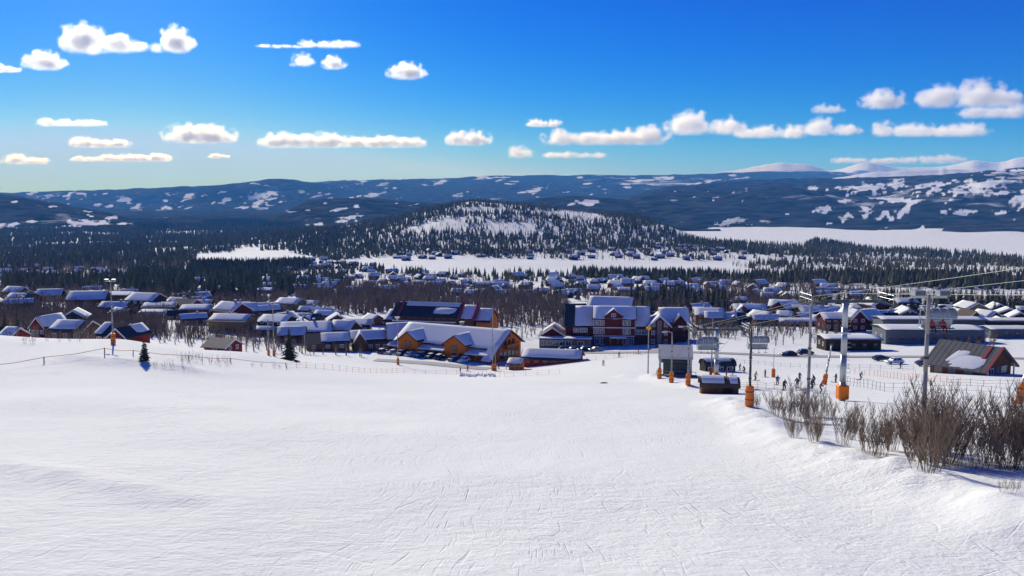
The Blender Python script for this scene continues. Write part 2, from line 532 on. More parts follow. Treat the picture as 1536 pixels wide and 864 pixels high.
class MB:
    """collects shapes into one mesh"""
    def __init__(self):
        self.v = []; self.f = []
    def add(self, vs, fs):
        b = len(self.v)
        self.v += [tuple(p) for p in vs]
        self.f += [tuple(i + b for i in f) for f in fs]
        return self
    def box(self, x0, x1, y0, y1, z0, z1):
        return self.add([(x0, y0, z0), (x1, y0, z0), (x1, y1, z0), (x0, y1, z0), (x0, y0, z1), (x1, y0, z1), (x1, y1, z1), (x0, y1, z1)],
                        [(0, 3, 2, 1), (4, 5, 6, 7), (0, 1, 5, 4), (1, 2, 6, 5), (2, 3, 7, 6), (3, 0, 4, 7)])
    def prism(self, pts, a0, a1, axis='x'):
        """extrude a closed outline (pairs in the other two axes) along axis from a0 to a1"""
        n = len(pts)
        def mk(a, p):
            return (a, p[0], p[1]) if axis == 'x' else ((p[0], a, p[1]) if axis == 'y' else (p[0], p[1], a))
        vs = [mk(a0, p) for p in pts] + [mk(a1, p) for p in pts]
        fs = [(i, (i + 1) % n, n + (i + 1) % n, n + i) for i in range(n)]
        fs += [tuple(range(n - 1, -1, -1)), tuple(range(n, 2 * n))]
        return self.add(vs, fs)
    def tube(self, p0, p1, r0, r1=None, n=8):
        r1 = r0 if r1 is None else r1
        p0, p1 = Vector(p0), Vector(p1)
        d = (p1 - p0)
        if d.length < 1e-6: return self
        d.normalize()
        a = d.cross(Vector((0, 0, 1)) if abs(d.z) < 0.95 else Vector((1, 0, 0))).normalized()
        b = d.cross(a)
        vs = []
        for p, r in ((p0, r0), (p1, r1)):
            for k in range(n):
                t = 2 * math.pi * k / n
                vs.append(p + a * (r * math.cos(t)) + b * (r * math.sin(t)))
        fs = [(k, (k + 1) % n, n + (k + 1) % n, n + k) for k in range(n)] + [tuple(range(n - 1, -1, -1)), tuple(range(n, 2 * n))]
        return self.add(vs, fs)
    def path(self, pts, r, n=6):
        for a, b in zip(pts[:-1], pts[1:]):
            self.tube(a, b, r, r, n)
        return self
    def slab(self, quad, t):
        """a plate with the outline quad (four points), thickened by t upwards"""
        q = [Vector(p) for p in quad]
        nrm = (q[1] - q[0]).cross(q[3] - q[0]).normalized()
        if nrm.z < 0: nrm = -nrm
        vs = q + [p + nrm * t for p in q]
        return self.add(vs, [(3, 2, 1, 0), (4, 5, 6, 7), (0, 1, 5, 4), (1, 2, 6, 5), (2, 3, 7, 6), (3, 0, 4, 7)])
    def mesh(self, name, material):
        me = bpy.data.meshes.new(name)
        me.from_pydata(self.v, [], self.f)
        bm = bmesh.new(); bm.from_mesh(me)
        bmesh.ops.recalc_face_normals(bm, faces=bm.faces)
        bm.to_mesh(me); bm.free()
        if material is not None: me.materials.append(material)
        return me
    def build(self, name, material, parent=None, smooth=False):
        me = self.mesh(name, material)
        if smooth: me.polygons.foreach_set('use_smooth', [True] * len(me.polygons))
        return data_obj(name, me, parent)

# ------------------------------------------------------------------ the setting: ground, lake, roads, mountains
SNOW = snow_material('snow_on_things')
GROUND = snow_material('snow_ground', tracks=True)

def build_ground():
    fine = np.linspace(-36, 36, 430)
    side = np.concatenate([np.linspace(-180, -80, 12), np.linspace(-76, -37.5, 26)])
    az = np.radians(np.concatenate([side, fine, -side[::-1][:-1]]))
    r = np.concatenate([[0.3, 2, 4], np.geomspace(7, 4600, 430), np.geomspace(5000, 18500, 22)])
    R, A = np.meshgrid(r, az)
    X, Y = R * np.sin(A), R * np.cos(A)
    Z = height(X, Y)
    q = grid_quads(len(az), len(r))
    # close the ring behind the viewer
    n = len(r); last = (len(az) - 1) * n
    j = np.arange(n - 1)
    q = np.concatenate([q, np.stack([last + j, j, j + 1, last + j + 1], -1)])
    me = np_mesh('ground', np.stack([X, Y, Z], -1).reshape(-1, 3), q[:, ::-1], GROUND)
    o = data_obj('ground', me)
    tag(o, kind='structure')
    return o
build_ground()

# the frozen lake: a flat sheet; the ground dips under it and makes the shore
LAKE_Z = EYE - 104.6
tag(MB().box(330, 3400, 1350, 3600, LAKE_Z - 0.6, LAKE_Z).build('frozen_lake', SNOW), kind='structure')

def mountain_material(name, forest, rock, speck_lo, speck_hi, scale):
    m, n, b = new_mat(name)
    L = n.links
    geo = n.nodes.new('ShaderNodeNewGeometry')
    at_ = n.nodes.new('ShaderNodeAttribute'); at_.attribute_name = 'snow'
    mp = n.nodes.new('ShaderNodeMapping'); mp.inputs['Scale'].default_value = (0.55, 0.55, 2.6)
    L.new(geo.outputs['Position'], mp.inputs['Vector'])
    n1 = n.nodes.new('ShaderNodeTexNoise'); n1.inputs['Scale'].default_value = scale
    n1.inputs['Detail'].default_value = 9; n1.inputs['Roughness'].default_value = 0.62
    L.new(mp.outputs[0], n1.inputs['Vector'])
    n2 = n.nodes.new('ShaderNodeTexNoise'); n2.inputs['Scale'].default_value = scale * 0.16
    n2.inputs['Detail'].default_value = 3
    L.new(mp.outputs[0], n2.inputs['Vector'])
    sub = n.nodes.new('ShaderNodeMath'); sub.operation = 'MULTIPLY_ADD'       # fine * 0.6 + coarse
    L.new(n1.outputs['Fac'], sub.inputs[0]); sub.inputs[1].default_value = 1.1; L.new(n2.outputs['Fac'], sub.inputs[2])
    ad = n.nodes.new('ShaderNodeMath'); ad.operation = 'MULTIPLY_ADD'
    L.new(at_.outputs['Fac'], ad.inputs[0]); ad.inputs[1].default_value = 0.40; L.new(sub.outputs[0], ad.inputs[2])
    rp = n.nodes.new('ShaderNodeMapRange')
    rp.inputs['From Min'].default_value = speck_lo; rp.inputs['From Max'].default_value = speck_hi
    L.new(ad.outputs[0], rp.inputs['Value'])
    mx = n.nodes.new('ShaderNodeMix'); mx.data_type = 'RGBA'
    fm = n.nodes.new('ShaderNodeMix'); fm.data_type = 'RGBA'
    fm.inputs[6].default_value = (*forest, 1); fm.inputs[7].default_value = (*rock, 1)
    n3 = n.nodes.new('ShaderNodeTexNoise'); n3.inputs['Scale'].default_value = scale * 2.2; n3.inputs['Detail'].default_value = 6
    L.new(mp.outputs[0], n3.inputs['Vector'])
    r3 = n.nodes.new('ShaderNodeMapRange'); r3.inputs['From Min'].default_value = .36; r3.inputs['From Max'].default_value = .66
    L.new(n3.outputs['Fac'], r3.inputs['Value']); L.new(r3.outputs[0], fm.inputs[0])
    L.new(rp.outputs[0], mx.inputs[0]); L.new(fm.outputs[2], mx.inputs[6])
    mx.inputs[7].default_value = (0.84, 0.85, 0.87, 1)
    L.new(mx.outputs[2], b.inputs['Base Color'])
    b.inputs['Roughness'].default_value = 0.9
    b.inputs['Specular IOR Level'].default_value = 0.0
    bp = n.nodes.new('ShaderNodeBump'); bp.inputs['Strength'].default_value = 0.6; bp.inputs['Distance'].default_value = 14.0
    L.new(n3.outputs['Fac'], bp.inputs['Height']); L.new(bp.outputs[0], b.inputs['Normal'])
    return m

def mountain(name, crest, dc, df, foot_drop, mat_, spots=(), relief=30.0, lam=700.0, seed=1, nx=420, nt=46, px0=-140, px1=1680, base_snow=0.0, snow_top=0.0, jag=3.0, back=0.5, power=1.0, smooth=5.0, rough=1.0):
    """a range of hills: crest as photo points at distance dc, foot at df; a closed relief with a back side"""
    cx = [c[0] for c in crest]; cyy = [c[1] for c in crest]
    px = np.linspace(px0, px1, nx)
    fine = np.arange(px0 - 60, px1 + 60)
    g_ = np.exp(-.5 * (np.arange(-24, 25) / max(smooth, .01)) ** 2); g_ /= g_.sum()
    pf = np.convolve(np.pad(np.interp(fine, cx, cyy), 24, 'edge'), g_, 'valid')
    py = np.interp(px, fine, pf + 1.6 * fbm(fine / 23.0, fine * 0 + seed, seed, 4) * rough)
    def val(v, p):
        return np.interp(p, [a for a, _ in v], [b for _, b in v]) if isinstance(v, (list, tuple)) else np.full(p.shape, float(v))
    DC, DF, FD = val(dc, px), val(df, px), val(foot_drop, px)
    # crest height from the pixel row
    v = (432 - py) / F
    zc = DC * (-SP + v * CP) / (CP + v * SP)
    t = np.concatenate([np.linspace(0, 1, nt), 1 + np.linspace(0.06, back, 7)])
    T, P = np.meshgrid(t, px)
    D = DF[:, None] + (DC - DF)[:, None] * T
    # sideways position from the crest's direction (kept fixed along the fall line)
    U = ((px - 768) / F)[:, None]
    X = U * (CP + v * SP)[:, None] ** -1 * D
    rise = np.clip(T, 0, 1) ** power
    Zr = -FD[:, None] + (zc + FD)[:, None] * rise
    Zr = np.where(T > 1, zc[:, None] - (zc + FD)[:, None] * (T - 1) * 1.1, Zr)
    env = np.sin(np.clip(T, 0, 1) * math.pi) ** 0.8
    Zr = Zr + env * relief * fbm(X / lam + 50, D / (lam * 1.6), seed, 5, 0.52) * 2
    Zr = Zr + jag * fbm(X / 60, D / 60, seed + 5, 2) * np.clip(T * 3, 0, 1)
    Z = Zr + EYE
    # snow clearings: (px, py, half width px, half height px, slant)
    PX, PY = pix(X, D, Z)
    S = np.full(X.shape, float(base_snow))
    S = S + snow_top * np.clip(T, 0, 1) ** 3
    wob = 1.7 * fbm(PX / 8, PY / 3.2, seed + 9, 3)
    for sx, sy, a, bb, sl in spots:
        dx = PX - sx; dy = PY - sy + sl * dx
        e = np.sqrt((dx / a) ** 2 + (dy / bb) ** 2) + wob
        S = np.maximum(S, np.clip((1.25 - e) * 1.6, 0, 1))
    q = grid_quads(nx, len(t))
    me = np_mesh(name, np.stack([X, D, Z], -1).reshape(-1, 3), q, mat_)
    a = me.attributes.new('snow', 'FLOAT', 'POINT')
    a.data.foreach_set('value', S.ravel().astype(np.float32))
    o = data_obj(name, me)
    return tag(o, kind='structure')

FOREST = (0.008, 0.013, 0.012); FOREST2 = (0.060, 0.066, 0.060)
m_dark = mountain_material('hill_forest', FOREST, FOREST2, 1.26, 1.47, 0.009)
m_far = mountain_material('far_fell', FOREST, (0.05, 0.05, 0.045), 1.22, 1.38, 0.005)
m_snow = mountain_material('snow_fell', (0.10, 0.10, 0.10), (0.3, 0.3, 0.3), 0.95, 1.2, 0.0016)

rng = np.random.default_rng(4)
def scatter(n, x0, x1, y0, y1, a, b, sl):
    return [(rng.uniform(x0, x1), rng.uniform(y0, y1), rng.uniform(*a), rng.uniform(*b), rng.uniform(*sl)) for _ in range(n)]

mountain('valley', [(-140, 313.5), (1680, 313.5)], 9200, 3250, 98, m_dark, spots=[(420, 331, 12, 1.4, 0), (255, 333, 9, 1.2, 0), (110, 326, 14, 1.4, 0)],
         relief=5, lam=900, seed=3, nx=300, nt=50, px0=-140, px1=1060, jag=9, back=.1)
mountain('mountain', [(-140, 292), (0, 289.5), (30, 288), (100, 286), (200, 282.5), (300, 279), (350, 276), (380, 272), (406, 271.3), (430, 274.5), (450, 278), (470, 277), (484, 275.5), (500, 278), (520, 284), (560, 290), (640, 300), (760, 318), (1680, 330)],
         11000, 7600, 106, m_dark,
         spots=[(282, 295, 13, 3, .12), (303, 294, 7, 2, .3), (248, 301, 4, 1.6, 0), (235, 316, 26, 3.2, .22), (202, 311, 9, 4, .5), (181, 297, 10, 2.6, 0), (147, 307, 11, 2.2, .2), (165, 310, 7, 2, .1), (76, 294, 14, 3, .1), (97, 295, 9, 2, .4), (119, 291, 9, 2, 0), (122, 299, 7, 1.6, .4), (183, 301, 10, 3, 0),
                (390, 295, 24, 7, .1), (372, 311, 18, 4, .2), (366, 326, 14, 3, .15), (404, 299, 10, 3, .2), (395, 278, 14, 1.6, -.2), (340, 300, 9, 2.5, .3), (455, 288, 6, 3, 0), (478, 294, 7, 2, .2), (420, 319, 10, 2, .2), (390, 313, 12, 2.5, .1), (48, 290, 6, 3, .3)] + scatter(46, -50, 360, 288, 322, (2, 6), (0.7, 1.6), (-.1, .3)) + scatter(24, 360, 520, 284, 325, (2, 6), (.7, 1.5), (0, .3)),
         relief=110, lam=1300, seed=2, nx=620, nt=60, px1=900)
mountain('hill', [(-140, 283), (0, 291), (20, 293), (40, 297), (80, 304), (120, 311), (150, 316), (190, 327), (215, 335), (240, 343), (300, 352), (1680, 360)],
         4000, 2950, 101, m_dark, spots=[(125, 334, 22, 4, 0), (165, 328, 14, 3.5, .3), (80, 309.5, 6, 1.6, 0), (22, 303, 6, 1.2, 0), (118, 320, 6, 1.4, 0), (48, 332, 9, 1.6, 0), (190, 335, 14, 1.6, 0), (10, 340, 22, 4.5, 0), (55, 347, 20, 2, 0)] + scatter(10, -60, 150, 315, 345, (2, 7), (.6, 1.2), (0, .1)),
         relief=20, lam=500, seed=5, nx=260, px1=420)
mountain('hill', [(-140, 370), (190, 352), (215, 342), (240, 331), (273, 324), (300, 327), (330, 335), (380, 347), (420, 356), (1680, 370)],
         4300, 3100, 102, m_dark, spots=[(284, 343, 9, 6.5, .1), (275, 349, 5, 3, .5)], relief=8, lam=400, seed=6, nx=140, px0=150, px1=460)
mountain('hill', [(300, 360), (400, 330), (427, 318), (466, 299.5), (497, 297), (549, 296), (575, 300), (640, 304), (700, 307), (760, 304), (800, 298), (843, 294), (900, 295), (940, 300), (1000, 318), (1060, 340), (1680, 370)],
         4700, 3000, 102, m_dark, spots=[(528, 326, 15, 5, .25), (480, 337, 5, 2, 0), (487, 306, 5, 1.3, 0), (883, 302.5, 16, 4, 0), (863, 304, 10, 3, .2), (510, 314, 8, 2, .2), (536, 310, 6, 3, .3), (972, 308, 7, 3.4, .5), (985, 314, 6, 1.6, .2)] + scatter(14, 400, 640, 303, 350, (2, 6), (.6, 1.4), (0, .2)),
         relief=22, lam=600, seed=8, nx=360, px0=300, px1=1080)
mountain('mountain', [(380, 300), (480, 292), (520, 284), (560, 279), (601, 276.5), (640, 279), (692, 277), (780, 275.5), (804, 274.5), (850, 276), (908, 276.5), (960, 277), (1012, 279), (1100, 284), (1680, 300)],
         11500, 8000, 108, m_dark, spots=[(566, 290.5, 18, 4, .3), (799, 287, 14, 5, .25), (690, 291, 12, 3, .3), (768, 275.5, 10, 2, 0), (822, 278, 3, 1.3, 0), (1010, 290, 5, 3, .2), (940, 281, 6, 1.2, 0), (745, 299, 8, 1.5, 0)] + scatter(20, 520, 1010, 279, 300, (1.5, 4), (.5, 1.1), (0, .2)),
         relief=40, lam=900, seed=10, nx=420, px0=380, px1=1200)
mountain('mountain', [(340, 290), (445, 275.5), (480, 273.5), (523, 269.8), (545, 271.5), (562, 268.6), (600, 268.4), (640, 268), (692, 265.5), (740, 263.6), (763, 262), (775, 263.5), (830, 263), (908, 262), (986, 263), (1038, 262), (1090, 258.5), (1150, 257), (1250, 257), (1300, 262), (1400, 264), (1680, 264)],
         13600, 9400, 112, m_far, spots=[(530, 278, 16, 3, .1), (575, 276, 12, 3, .1), (655, 276, 14, 2.4, .25), (1050, 276, 8, 1.6, 0), (975, 278, 7, 1.3, 0)] + scatter(60, 470, 1240, 263, 282, (3, 12), (.5, 1.4), (-.05, .15)), relief=55, lam=1300, seed=12, nx=460, px0=340, px1=1500, base_snow=0.05, snow_top=0.33)
mountain('mountain', [(860, 330), (940, 296), (980, 284), (1012, 279.5), (1080, 273), (1140, 270), (1200, 267.5), (1270, 267), (1332, 265), (1400, 263.5), (1466, 258), (1500, 254.5), (1536, 251), (1600, 245), (1680, 240)],
         [(940, 6400), (1200, 6900), (1536, 6300)], [(940, 3700), (1010, 3350), (1250, 3080), (1536, 2500), (1680, 2300)], 110, m_dark,
         spots=[(1302, 279.5, 50, 4.5, .05), (1340, 277, 22, 6, .1), (1215, 282, 12, 3, 0), (1355, 318, 20, 6, .9), (1262, 302, 14, 1.6, 0), (1335, 300, 32, 2.4, -.05), (1325, 322, 14, 6, .3), (1340, 330, 8, 3, .2), (1300, 318, 8, 10, .3), (1270, 325, 10, 5, .3), (1240, 312, 14, 5, .3), (1437, 321, 26, 3.6, .15), (1415, 319, 12, 3, -.2), (1503, 318, 12, 2, .1), (1378, 345, 10, 3, .4), (1100, 333, 26, 5, .1), (1150, 331, 16, 4.5, .2), (1120, 281, 3, 5, .3), (1312, 288, 2, 7, 0), (1271, 290, 2, 5, .3), (1480, 276, 50, 9, .15), (1430, 284, 46, 4, .12), (1400, 277, 30, 4, .1), (1520, 262, 40, 13, .1), (1500, 290, 20, 3, .1), (1536, 300, 16, 12, .1), (1465, 287, 24, 3, .1)] + scatter(40, 1010, 1536, 280, 340, (1.5, 5), (.5, 1.3), (0, .2)),
         relief=60, lam=900, seed=14, nx=560, nt=76, px0=860, px1=1680, snow_top=0.10, jag=6)
mountain('mountain', [(1150, 280), (1240, 268), (1280, 262.5), (1310, 258.5), (1360, 255.5), (1440, 253), (1500, 254), (1536, 249), (1680, 240)],
         9600, 7400, 112, m_snow, relief=40, lam=1200, seed=16, nx=240, px0=1150, px1=1680, base_snow=0.45, spots=[(1140, 290, 1, 1, 0)])
mountain('mountain', [(960, 280), (1040, 265), (1095, 257), (1130, 250), (1150, 247), (1175, 244.5), (1205, 245.5), (1225, 250.5), (1245, 257), (1265, 253.5), (1285, 246), (1300, 243.5), (1320, 247), (1345, 252), (1400, 252), (1420, 250), (1450, 243), (1470, 239), (1482, 243), (1500, 245), (1520, 237), (1536, 235), (1680, 228)],
         16500, 12500, 112, m_snow, smooth=7, relief=90, lam=2200, seed=18, nx=360, px0=960, px1=1680, base_snow=0.6)

# ------------------------------------------------------------------ roads
ROAD = mat('road_packed_snow', (0.36, 0.35, 0.34), 0.9, 0.3, 0.4, bump=0.3)
def road(points, width, n=60):
    P = [gp(p, Y) for p, Y in points]
    s = np.linspace(0, len(P) - 1, n)
    xs = np.interp(s, range(len(P)), [v.x for v in P]); ys = np.interp(s, range(len(P)), [v.y for v in P])
    k = np.ones(5) / 5
    xs2 = np.convolve(np.pad(xs, 2, 'edge'), k, 'valid'); ys2 = np.convolve(np.pad(ys, 2, 'edge'), k, 'valid')
    tx, ty = np.gradient(xs2), np.gradient(ys2); ln = np.hypot(tx, ty) + 1e-9
    nx_, ny_ = -ty / ln, tx / ln
    off = np.linspace(-width / 2, width / 2, 5)
    X = xs2[:, None] + nx_[:, None] * off; Y = ys2[:, None] + ny_[:, None] * off
    Z = height(X, Y) + 0.12
    me = np_mesh('road', np.stack([X, Y, Z], -1).reshape(-1, 3), grid_quads(n, 5), ROAD)
    tag(data_obj('road', me), kind='structure')
road([(560, 262), (640, 262), (700, 258), (735, 256)], 9)
road([(780, 298), (870, 288), (980, 268), (1060, 262), (1180, 248), (1300, 240), (1420, 236), (1560, 226)], 6)
road([(980, 268), (1000, 300), (1060, 345), (1150, 380), (1300, 400)], 5)
road([(300, 300), (420, 310), (520, 312), (575, 300)], 5)

# ------------------------------------------------------------------ building kit
WOOD_ORANGE = boards('stained_orange_timber', (0.62, 0.175, 0.024))
WOOD_BROWN = boards('brown_timber', (0.15, 0.072, 0.036))
WOOD_DARK = boards('black_stained_timber', (0.042, 0.029, 0.022))
WOOD_RED = boards('falu_red_timber', (0.24, 0.028, 0.018))
WOOD_DEEP = boards('deep_red_timber', (0.10, 0.016, 0.014))
WOOD_HOTEL = boards('hotel_red_timber', (0.17, 0.026, 0.018))
WOOD_OCHRE = boards('ochre_timber', (0.30, 0.19, 0.08))
WOOD_GREY = boards('weathered_grey_timber', (0.22, 0.20, 0.18))
WOOD_GREEN = boards('dark_green_timber', (0.03, 0.06, 0.04))
WHITE_WALL = mat('white_painted_wall', (0.72, 0.72, 0.70), 0.7, 0.06)
BLUE_WALL = mat('slate_blue_wall', (0.115, 0.125, 0.15), 0.7, 0.12)
ROOF_DARK = mat('dark_roof_felt', (0.035, 0.036, 0.042), 0.85, 0.3, 2.0, bump=0.2)
ROOF_BROWN = mat('brown_roof_turf', (0.10, 0.075, 0.055), 0.9, 0.35, 1.5, bump=0.3)
ROOF_GREY = mat('grey_roof_sheet', (0.13, 0.122, 0.115), 0.7, 0.25, 1.0)
TRIM_WHITE = mat('white_trim', (0.78, 0.78, 0.76), 0.6, 0.05)
TRIM_RED = mat('red_trim', (0.38, 0.045, 0.05), 0.6, 0.1)
TRIM_BROWN = mat('brown_trim', (0.16, 0.055, 0.02), 0.7, 0.2)
STONE = mat('stone_base', (0.22, 0.21, 0.20), 0.9, 0.35, 2.0, bump=0.4)
STEEL = mat('galvanised_steel', (0.42, 0.45, 0.47), 0.45, 0.1, 4.0, metal=0.75)
STEEL_DARK = mat('dark_steel', (0.07, 0.085, 0.085), 0.5, 0.15, 4.0, metal=0.4)
ORANGE_PAD = mat('orange_safety_pad', (0.80, 0.20, 0.012), 0.55, 0.08, 3.0)
POST_WOOD = mat('weathered_post', (0.36, 0.34, 0.30), 0.85, 0.2, 4.0)
m_, n_, b_ = new_mat('window_glass')
b_.inputs['Base Color'].default_value = (0.03, 0.04, 0.055, 1); b_.inputs['Roughness'].default_value = 0.06
b_.inputs['Specular IOR Level'].default_value = 0.8
tcn = n_.nodes.new('ShaderNodeTexCoord'); nzn = n_.nodes.new('ShaderNodeTexNoise'); nzn.inputs['Scale'].default_value = 1.5
bpn = n_.nodes.new('ShaderNodeBump'); bpn.inputs['Strength'].default_value = 0.05
n_.links.new(tcn.outputs['Object'], nzn.inputs['Vector']); n_.links.new(nzn.outputs['Fac'], bpn.inputs['Height']); n_.links.new(bpn.outputs[0], b_.inputs['Normal'])
GLASS = m_

FOOTPRINTS = []        # circles that trees keep clear of

_wcache = {}
def window(root, side, u, z, w, h, frame=None, mull=1):
    """side: (origin x, origin y, direction angle of the wall's outward normal); u runs along the wall"""
    frame = frame or TRIM_WHITE
    key = (round(w, 2), round(h, 2), frame.name, mull)
    if key not in _wcache:
        t = 0.12
        m = MB()
        m.box(-w / 2, w / 2, -0.10, 0.02, -h / 2, -h / 2 + t).box(-w / 2, w / 2, -0.10, 0.02, h / 2 - t, h / 2)
        m.box(-w / 2, -w / 2 + t, -0.10, 0.02, -h / 2 + t, h / 2 - t).box(w / 2 - t, w / 2, -0.10, 0.02, -h / 2 + t, h / 2 - t)
        for k in range(mull):
            c = -w / 2 + w * (k + 1) / (mull + 1)
            m.box(c - 0.05, c + 0.05, -0.085, 0.01, -h / 2 + t, h / 2 - t)
        p = MB().box(-w / 2 + t, w / 2 - t, -0.045, 0.0, -h / 2 + t, h / 2 - t)
        _wcache[key] = (m.mesh('window', frame), p.mesh('pane', GLASS))
    ox, oy, a = side
    # outward normal is local -y turned by a
    dx, dy = math.cos(a), math.sin(a)
    o = data_obj('window', _wcache[key][0], root, (ox + dx * u, oy + dy * u, z), a)
    q = data_obj('pane', _wcache[key][1], o)
    return o

def door(root, side, u, z, w, h, material):
    ox, oy, a = side
    dx, dy = math.cos(a), math.sin(a)
    m = MB().box(-w / 2, w / 2, -0.06, 0.02, 0, h).box(-w / 2 - .12, -w / 2, -.1, .02, 0, h).box(w / 2, w / 2 + .12, -.1, .02, 0, h).box(-w / 2 - .12, w / 2 + .12, -.1, .02, h, h + .12)
    o = data_obj('door', m.mesh('door', material), root, (ox + dx * u, oy + dy * u, z), a)
    hd = MB().box(w * .3, w * .3 + .05, -.12, -.06, h * .42, h * .55)
    data_obj('handle', hd.mesh('handle', STEEL), o)
    return o

def gable_roof(half, h, rise, ov, t):
    """outline of a two-slope slab in (across, up): half is the half span"""
    sl = rise / half
    e = half + ov
    ze = h - ov * sl
    return e, ze

def vol(root, x0, x1, y0, y1, h, rise, ridge='x', wall=None, roof=None, snow=0.35, ov=0.6, ovg=0.6, z0=-2.5, cover=(0.0, 1.0), t=0.22, trim=None, back_only=False, name='wall'):
    """one gabled block: wall, roof and roof snow as parts of root"""
    wall = wall or WOOD_BROWN; roof = roof or ROOF_DARK
    if ridge == 'x':
        c, half, a0, a1 = (y0 + y1) / 2, (y1 - y0) / 2, x0, x1
        ax = 'x'
    else:
        c, half, a0, a1 = (x0 + x1) / 2, (x1 - x0) / 2, y0, y1
        ax = 'y'
    sl = rise / half
    MB().prism([(c - half, z0), (c + half, z0), (c + half, h), (c, h + rise), (c - half, h)], a0, a1, ax).build(name, wall, root)
    e = half + ov
    ze = h - ov * sl
    g0, g1 = a0 - ovg, a1 + ovg
    b = 0.03
    m = MB()
    m.prism([(c - e, ze + b), (c, h + rise + b), (c + e, ze + b), (c + e, ze + t), (c, h + rise + t * 1.1), (c - e, ze + t)], g0, g1, ax)
    ro = m.build('roof', roof, root)
    if trim is not None:
        for g in (g0, g1):
            m = MB()
            s = 0.08 if g == g1 else -0.08
            ga, gb = sorted((g + s * .05, g + s))
            m.prism([(c - e, ze - .12), (c, h + rise - .12), (c, h + rise + t * 1.2), (c - e, ze + t * 1.1)], ga, gb, ax)
            m.prism([(c, h + rise - .12), (c + e, ze - .12), (c + e, ze + t * 1.1), (c, h + rise + t * 1.2)], ga, gb, ax)
            m.build('bargeboard', trim, root)
    if snow > 0:
        s0, s1 = cover
        f0, f1 = g0 + (g1 - g0) * s0 + 0.12, g0 + (g1 - g0) * s1 - 0.12
        k = snow * 0.42
        zt = ze + t + 0.02
        rt = h + rise + t * 1.1 + 0.02
        ein = e - 0.1
        n = 6
        m = MB()
        # a rounded blanket: rows along the ridge with a wavy thickness
        rows = max(4, int((f1 - f0) / 2.2))
        prof = [-1, -0.96, -0.86, -0.5, -0.12, 0, 0.12, 0.5, 0.86, 0.96, 1]
        thick = [0.15, 0.62, 0.95, 1.05, 0.95, 0.85, 0.95, 1.05, 0.95, 0.62, 0.15]
        rnd = random.Random(int(abs(x0 * 31 + y0 * 17 + h * 101 + root.location.x * 7)) + 1)
        V = []; Fc = []
        np_ = len(prof)
        slip = (rnd.choice((1, 1, 1, .9, .8)), rnd.choice((1, 1, 1, .9, .8)))
        prof = [p * (slip[0] if p < 0 else slip[1]) for p in prof]
        tops = [prof[0], 0, prof[-1]]
        for i in range(rows + 1):
            q = i / rows
            a = f0 + (f1 - f0) * q
            edge = 0.55 if i in (0, rows) else 1.0
            for pq, th in zip(prof, thick):
                zz = rt - (rt - zt) * abs(pq)
                w = 1 + 0.22 * (rnd.random() - 0.5)
                lim = pq in (prof[0], prof[-1])
                drop = (rnd.random() * 0.10 * k) if lim else 0
                p = (c + pq * (ein + (0.25 * (rnd.random() - .7) if lim else 0)), zz + k * th * w * edge - drop)
                V.append((a, p[0], p[1]) if ax == 'x' else (p[0], a, p[1]))
        for i in range(rows):
            for j in range(np_ - 1):
                A = i * np_ + j
                Fc.append((A, A + 1, A + np_ + 1, A + np_))
        # underside and ends
        base = len(V)
        for a in (f0, f1):
            for pq in tops:
                zz = rt - (rt - zt) * abs(pq)
                V.append((a, c + pq * ein, zz) if ax == 'x' else (c + pq * ein, a, zz))
        R = rows * np_
        Fc.append((base, base + 1) + tuple(range(5, -1, -1)))
        Fc.append((base + 1, base + 2) + tuple(range(np_ - 1, 4, -1)))
        Fc.append((base + 4, base + 3) + tuple(range(R, R + 6)))
        Fc.append((base + 5, base + 4) + tuple(range(R + 5, R + np_)))
        Fc += [(base, base + 3, base + 4, base + 1), (base + 1, base + 4, base + 5, base + 2)]
        m.add(V, Fc)
        so = m.build('roof_snow', SNOW, root)
        so.data.polygons.foreach_set('use_smooth', [len(p.vertices) == 4 for p in so.data.polygons])
    return root

def snow_patch(root, quad, t=0.2):
    """an irregular blanket of snow lying on a roof plane (four corners)"""
    q = [Vector(p) for p in quad]
    rnd = random.Random(int(q[0].x * 13 + q[1].y * 7) + 5)
    n = 28
    ring = []
    for k in range(n):
        a = 2 * math.pi * k / n
        r = 0.5 * (0.78 + 0.42 * rnd.random())
        u = min(1, max(0, 0.5 + r * math.cos(a) * 1.15)); v = min(1, max(0, 0.5 + r * math.sin(a) * 1.15))
        ring.append(q[0] * (1 - u) * (1 - v) + q[1] * u * (1 - v) + q[2] * u * v + q[3] * (1 - u) * v)
    nrm = (q[1] - q[0]).cross(q[3] - q[0]).normalized()
    if nrm.z < 0: nrm = -nrm
    c = sum(ring, Vector()) / n
    inn = [p * 0.82 + c * 0.18 + nrm * t for p in ring]
    V = ring + inn + [c + nrm * t]
    Fc = [(k, (k + 1) % n, n + (k + 1) % n, n + k) for k in range(n)] + [(n + k, n + (k + 1) % n, 2 * n) for k in range(n)]
    return MB().add(V, Fc).build('roof_snow', SNOW, root, smooth=True)

def chimney(root, x, y, z0, z1, w=0.8):
    MB().box(x - w / 2, x + w / 2, y - w / 2, y + w / 2, z0, z1).box(x - w * .6, x + w * .6, y - w * .6, y + w * .6, z1, z1 + .15).build('chimney', STONE, root)
    MB().box(x - w * .58, x + w * .58, y - w * .58, y + w * .58, z1 + .152, z1 + .4).build('chimney_snow', SNOW, root)

FRONT = lambda y: (0.0, y, 0.0)
RIGHT = lambda x: (x, 0.0, math.pi / 2)

def building(name, p, yaw, label, cat='house', group=None, radius=10.0):
    r = empty(name, p, math.radians(yaw))
    tag(r, label, cat, group)
    FOOTPRINTS.append((p.x, p.y, radius))
    return r

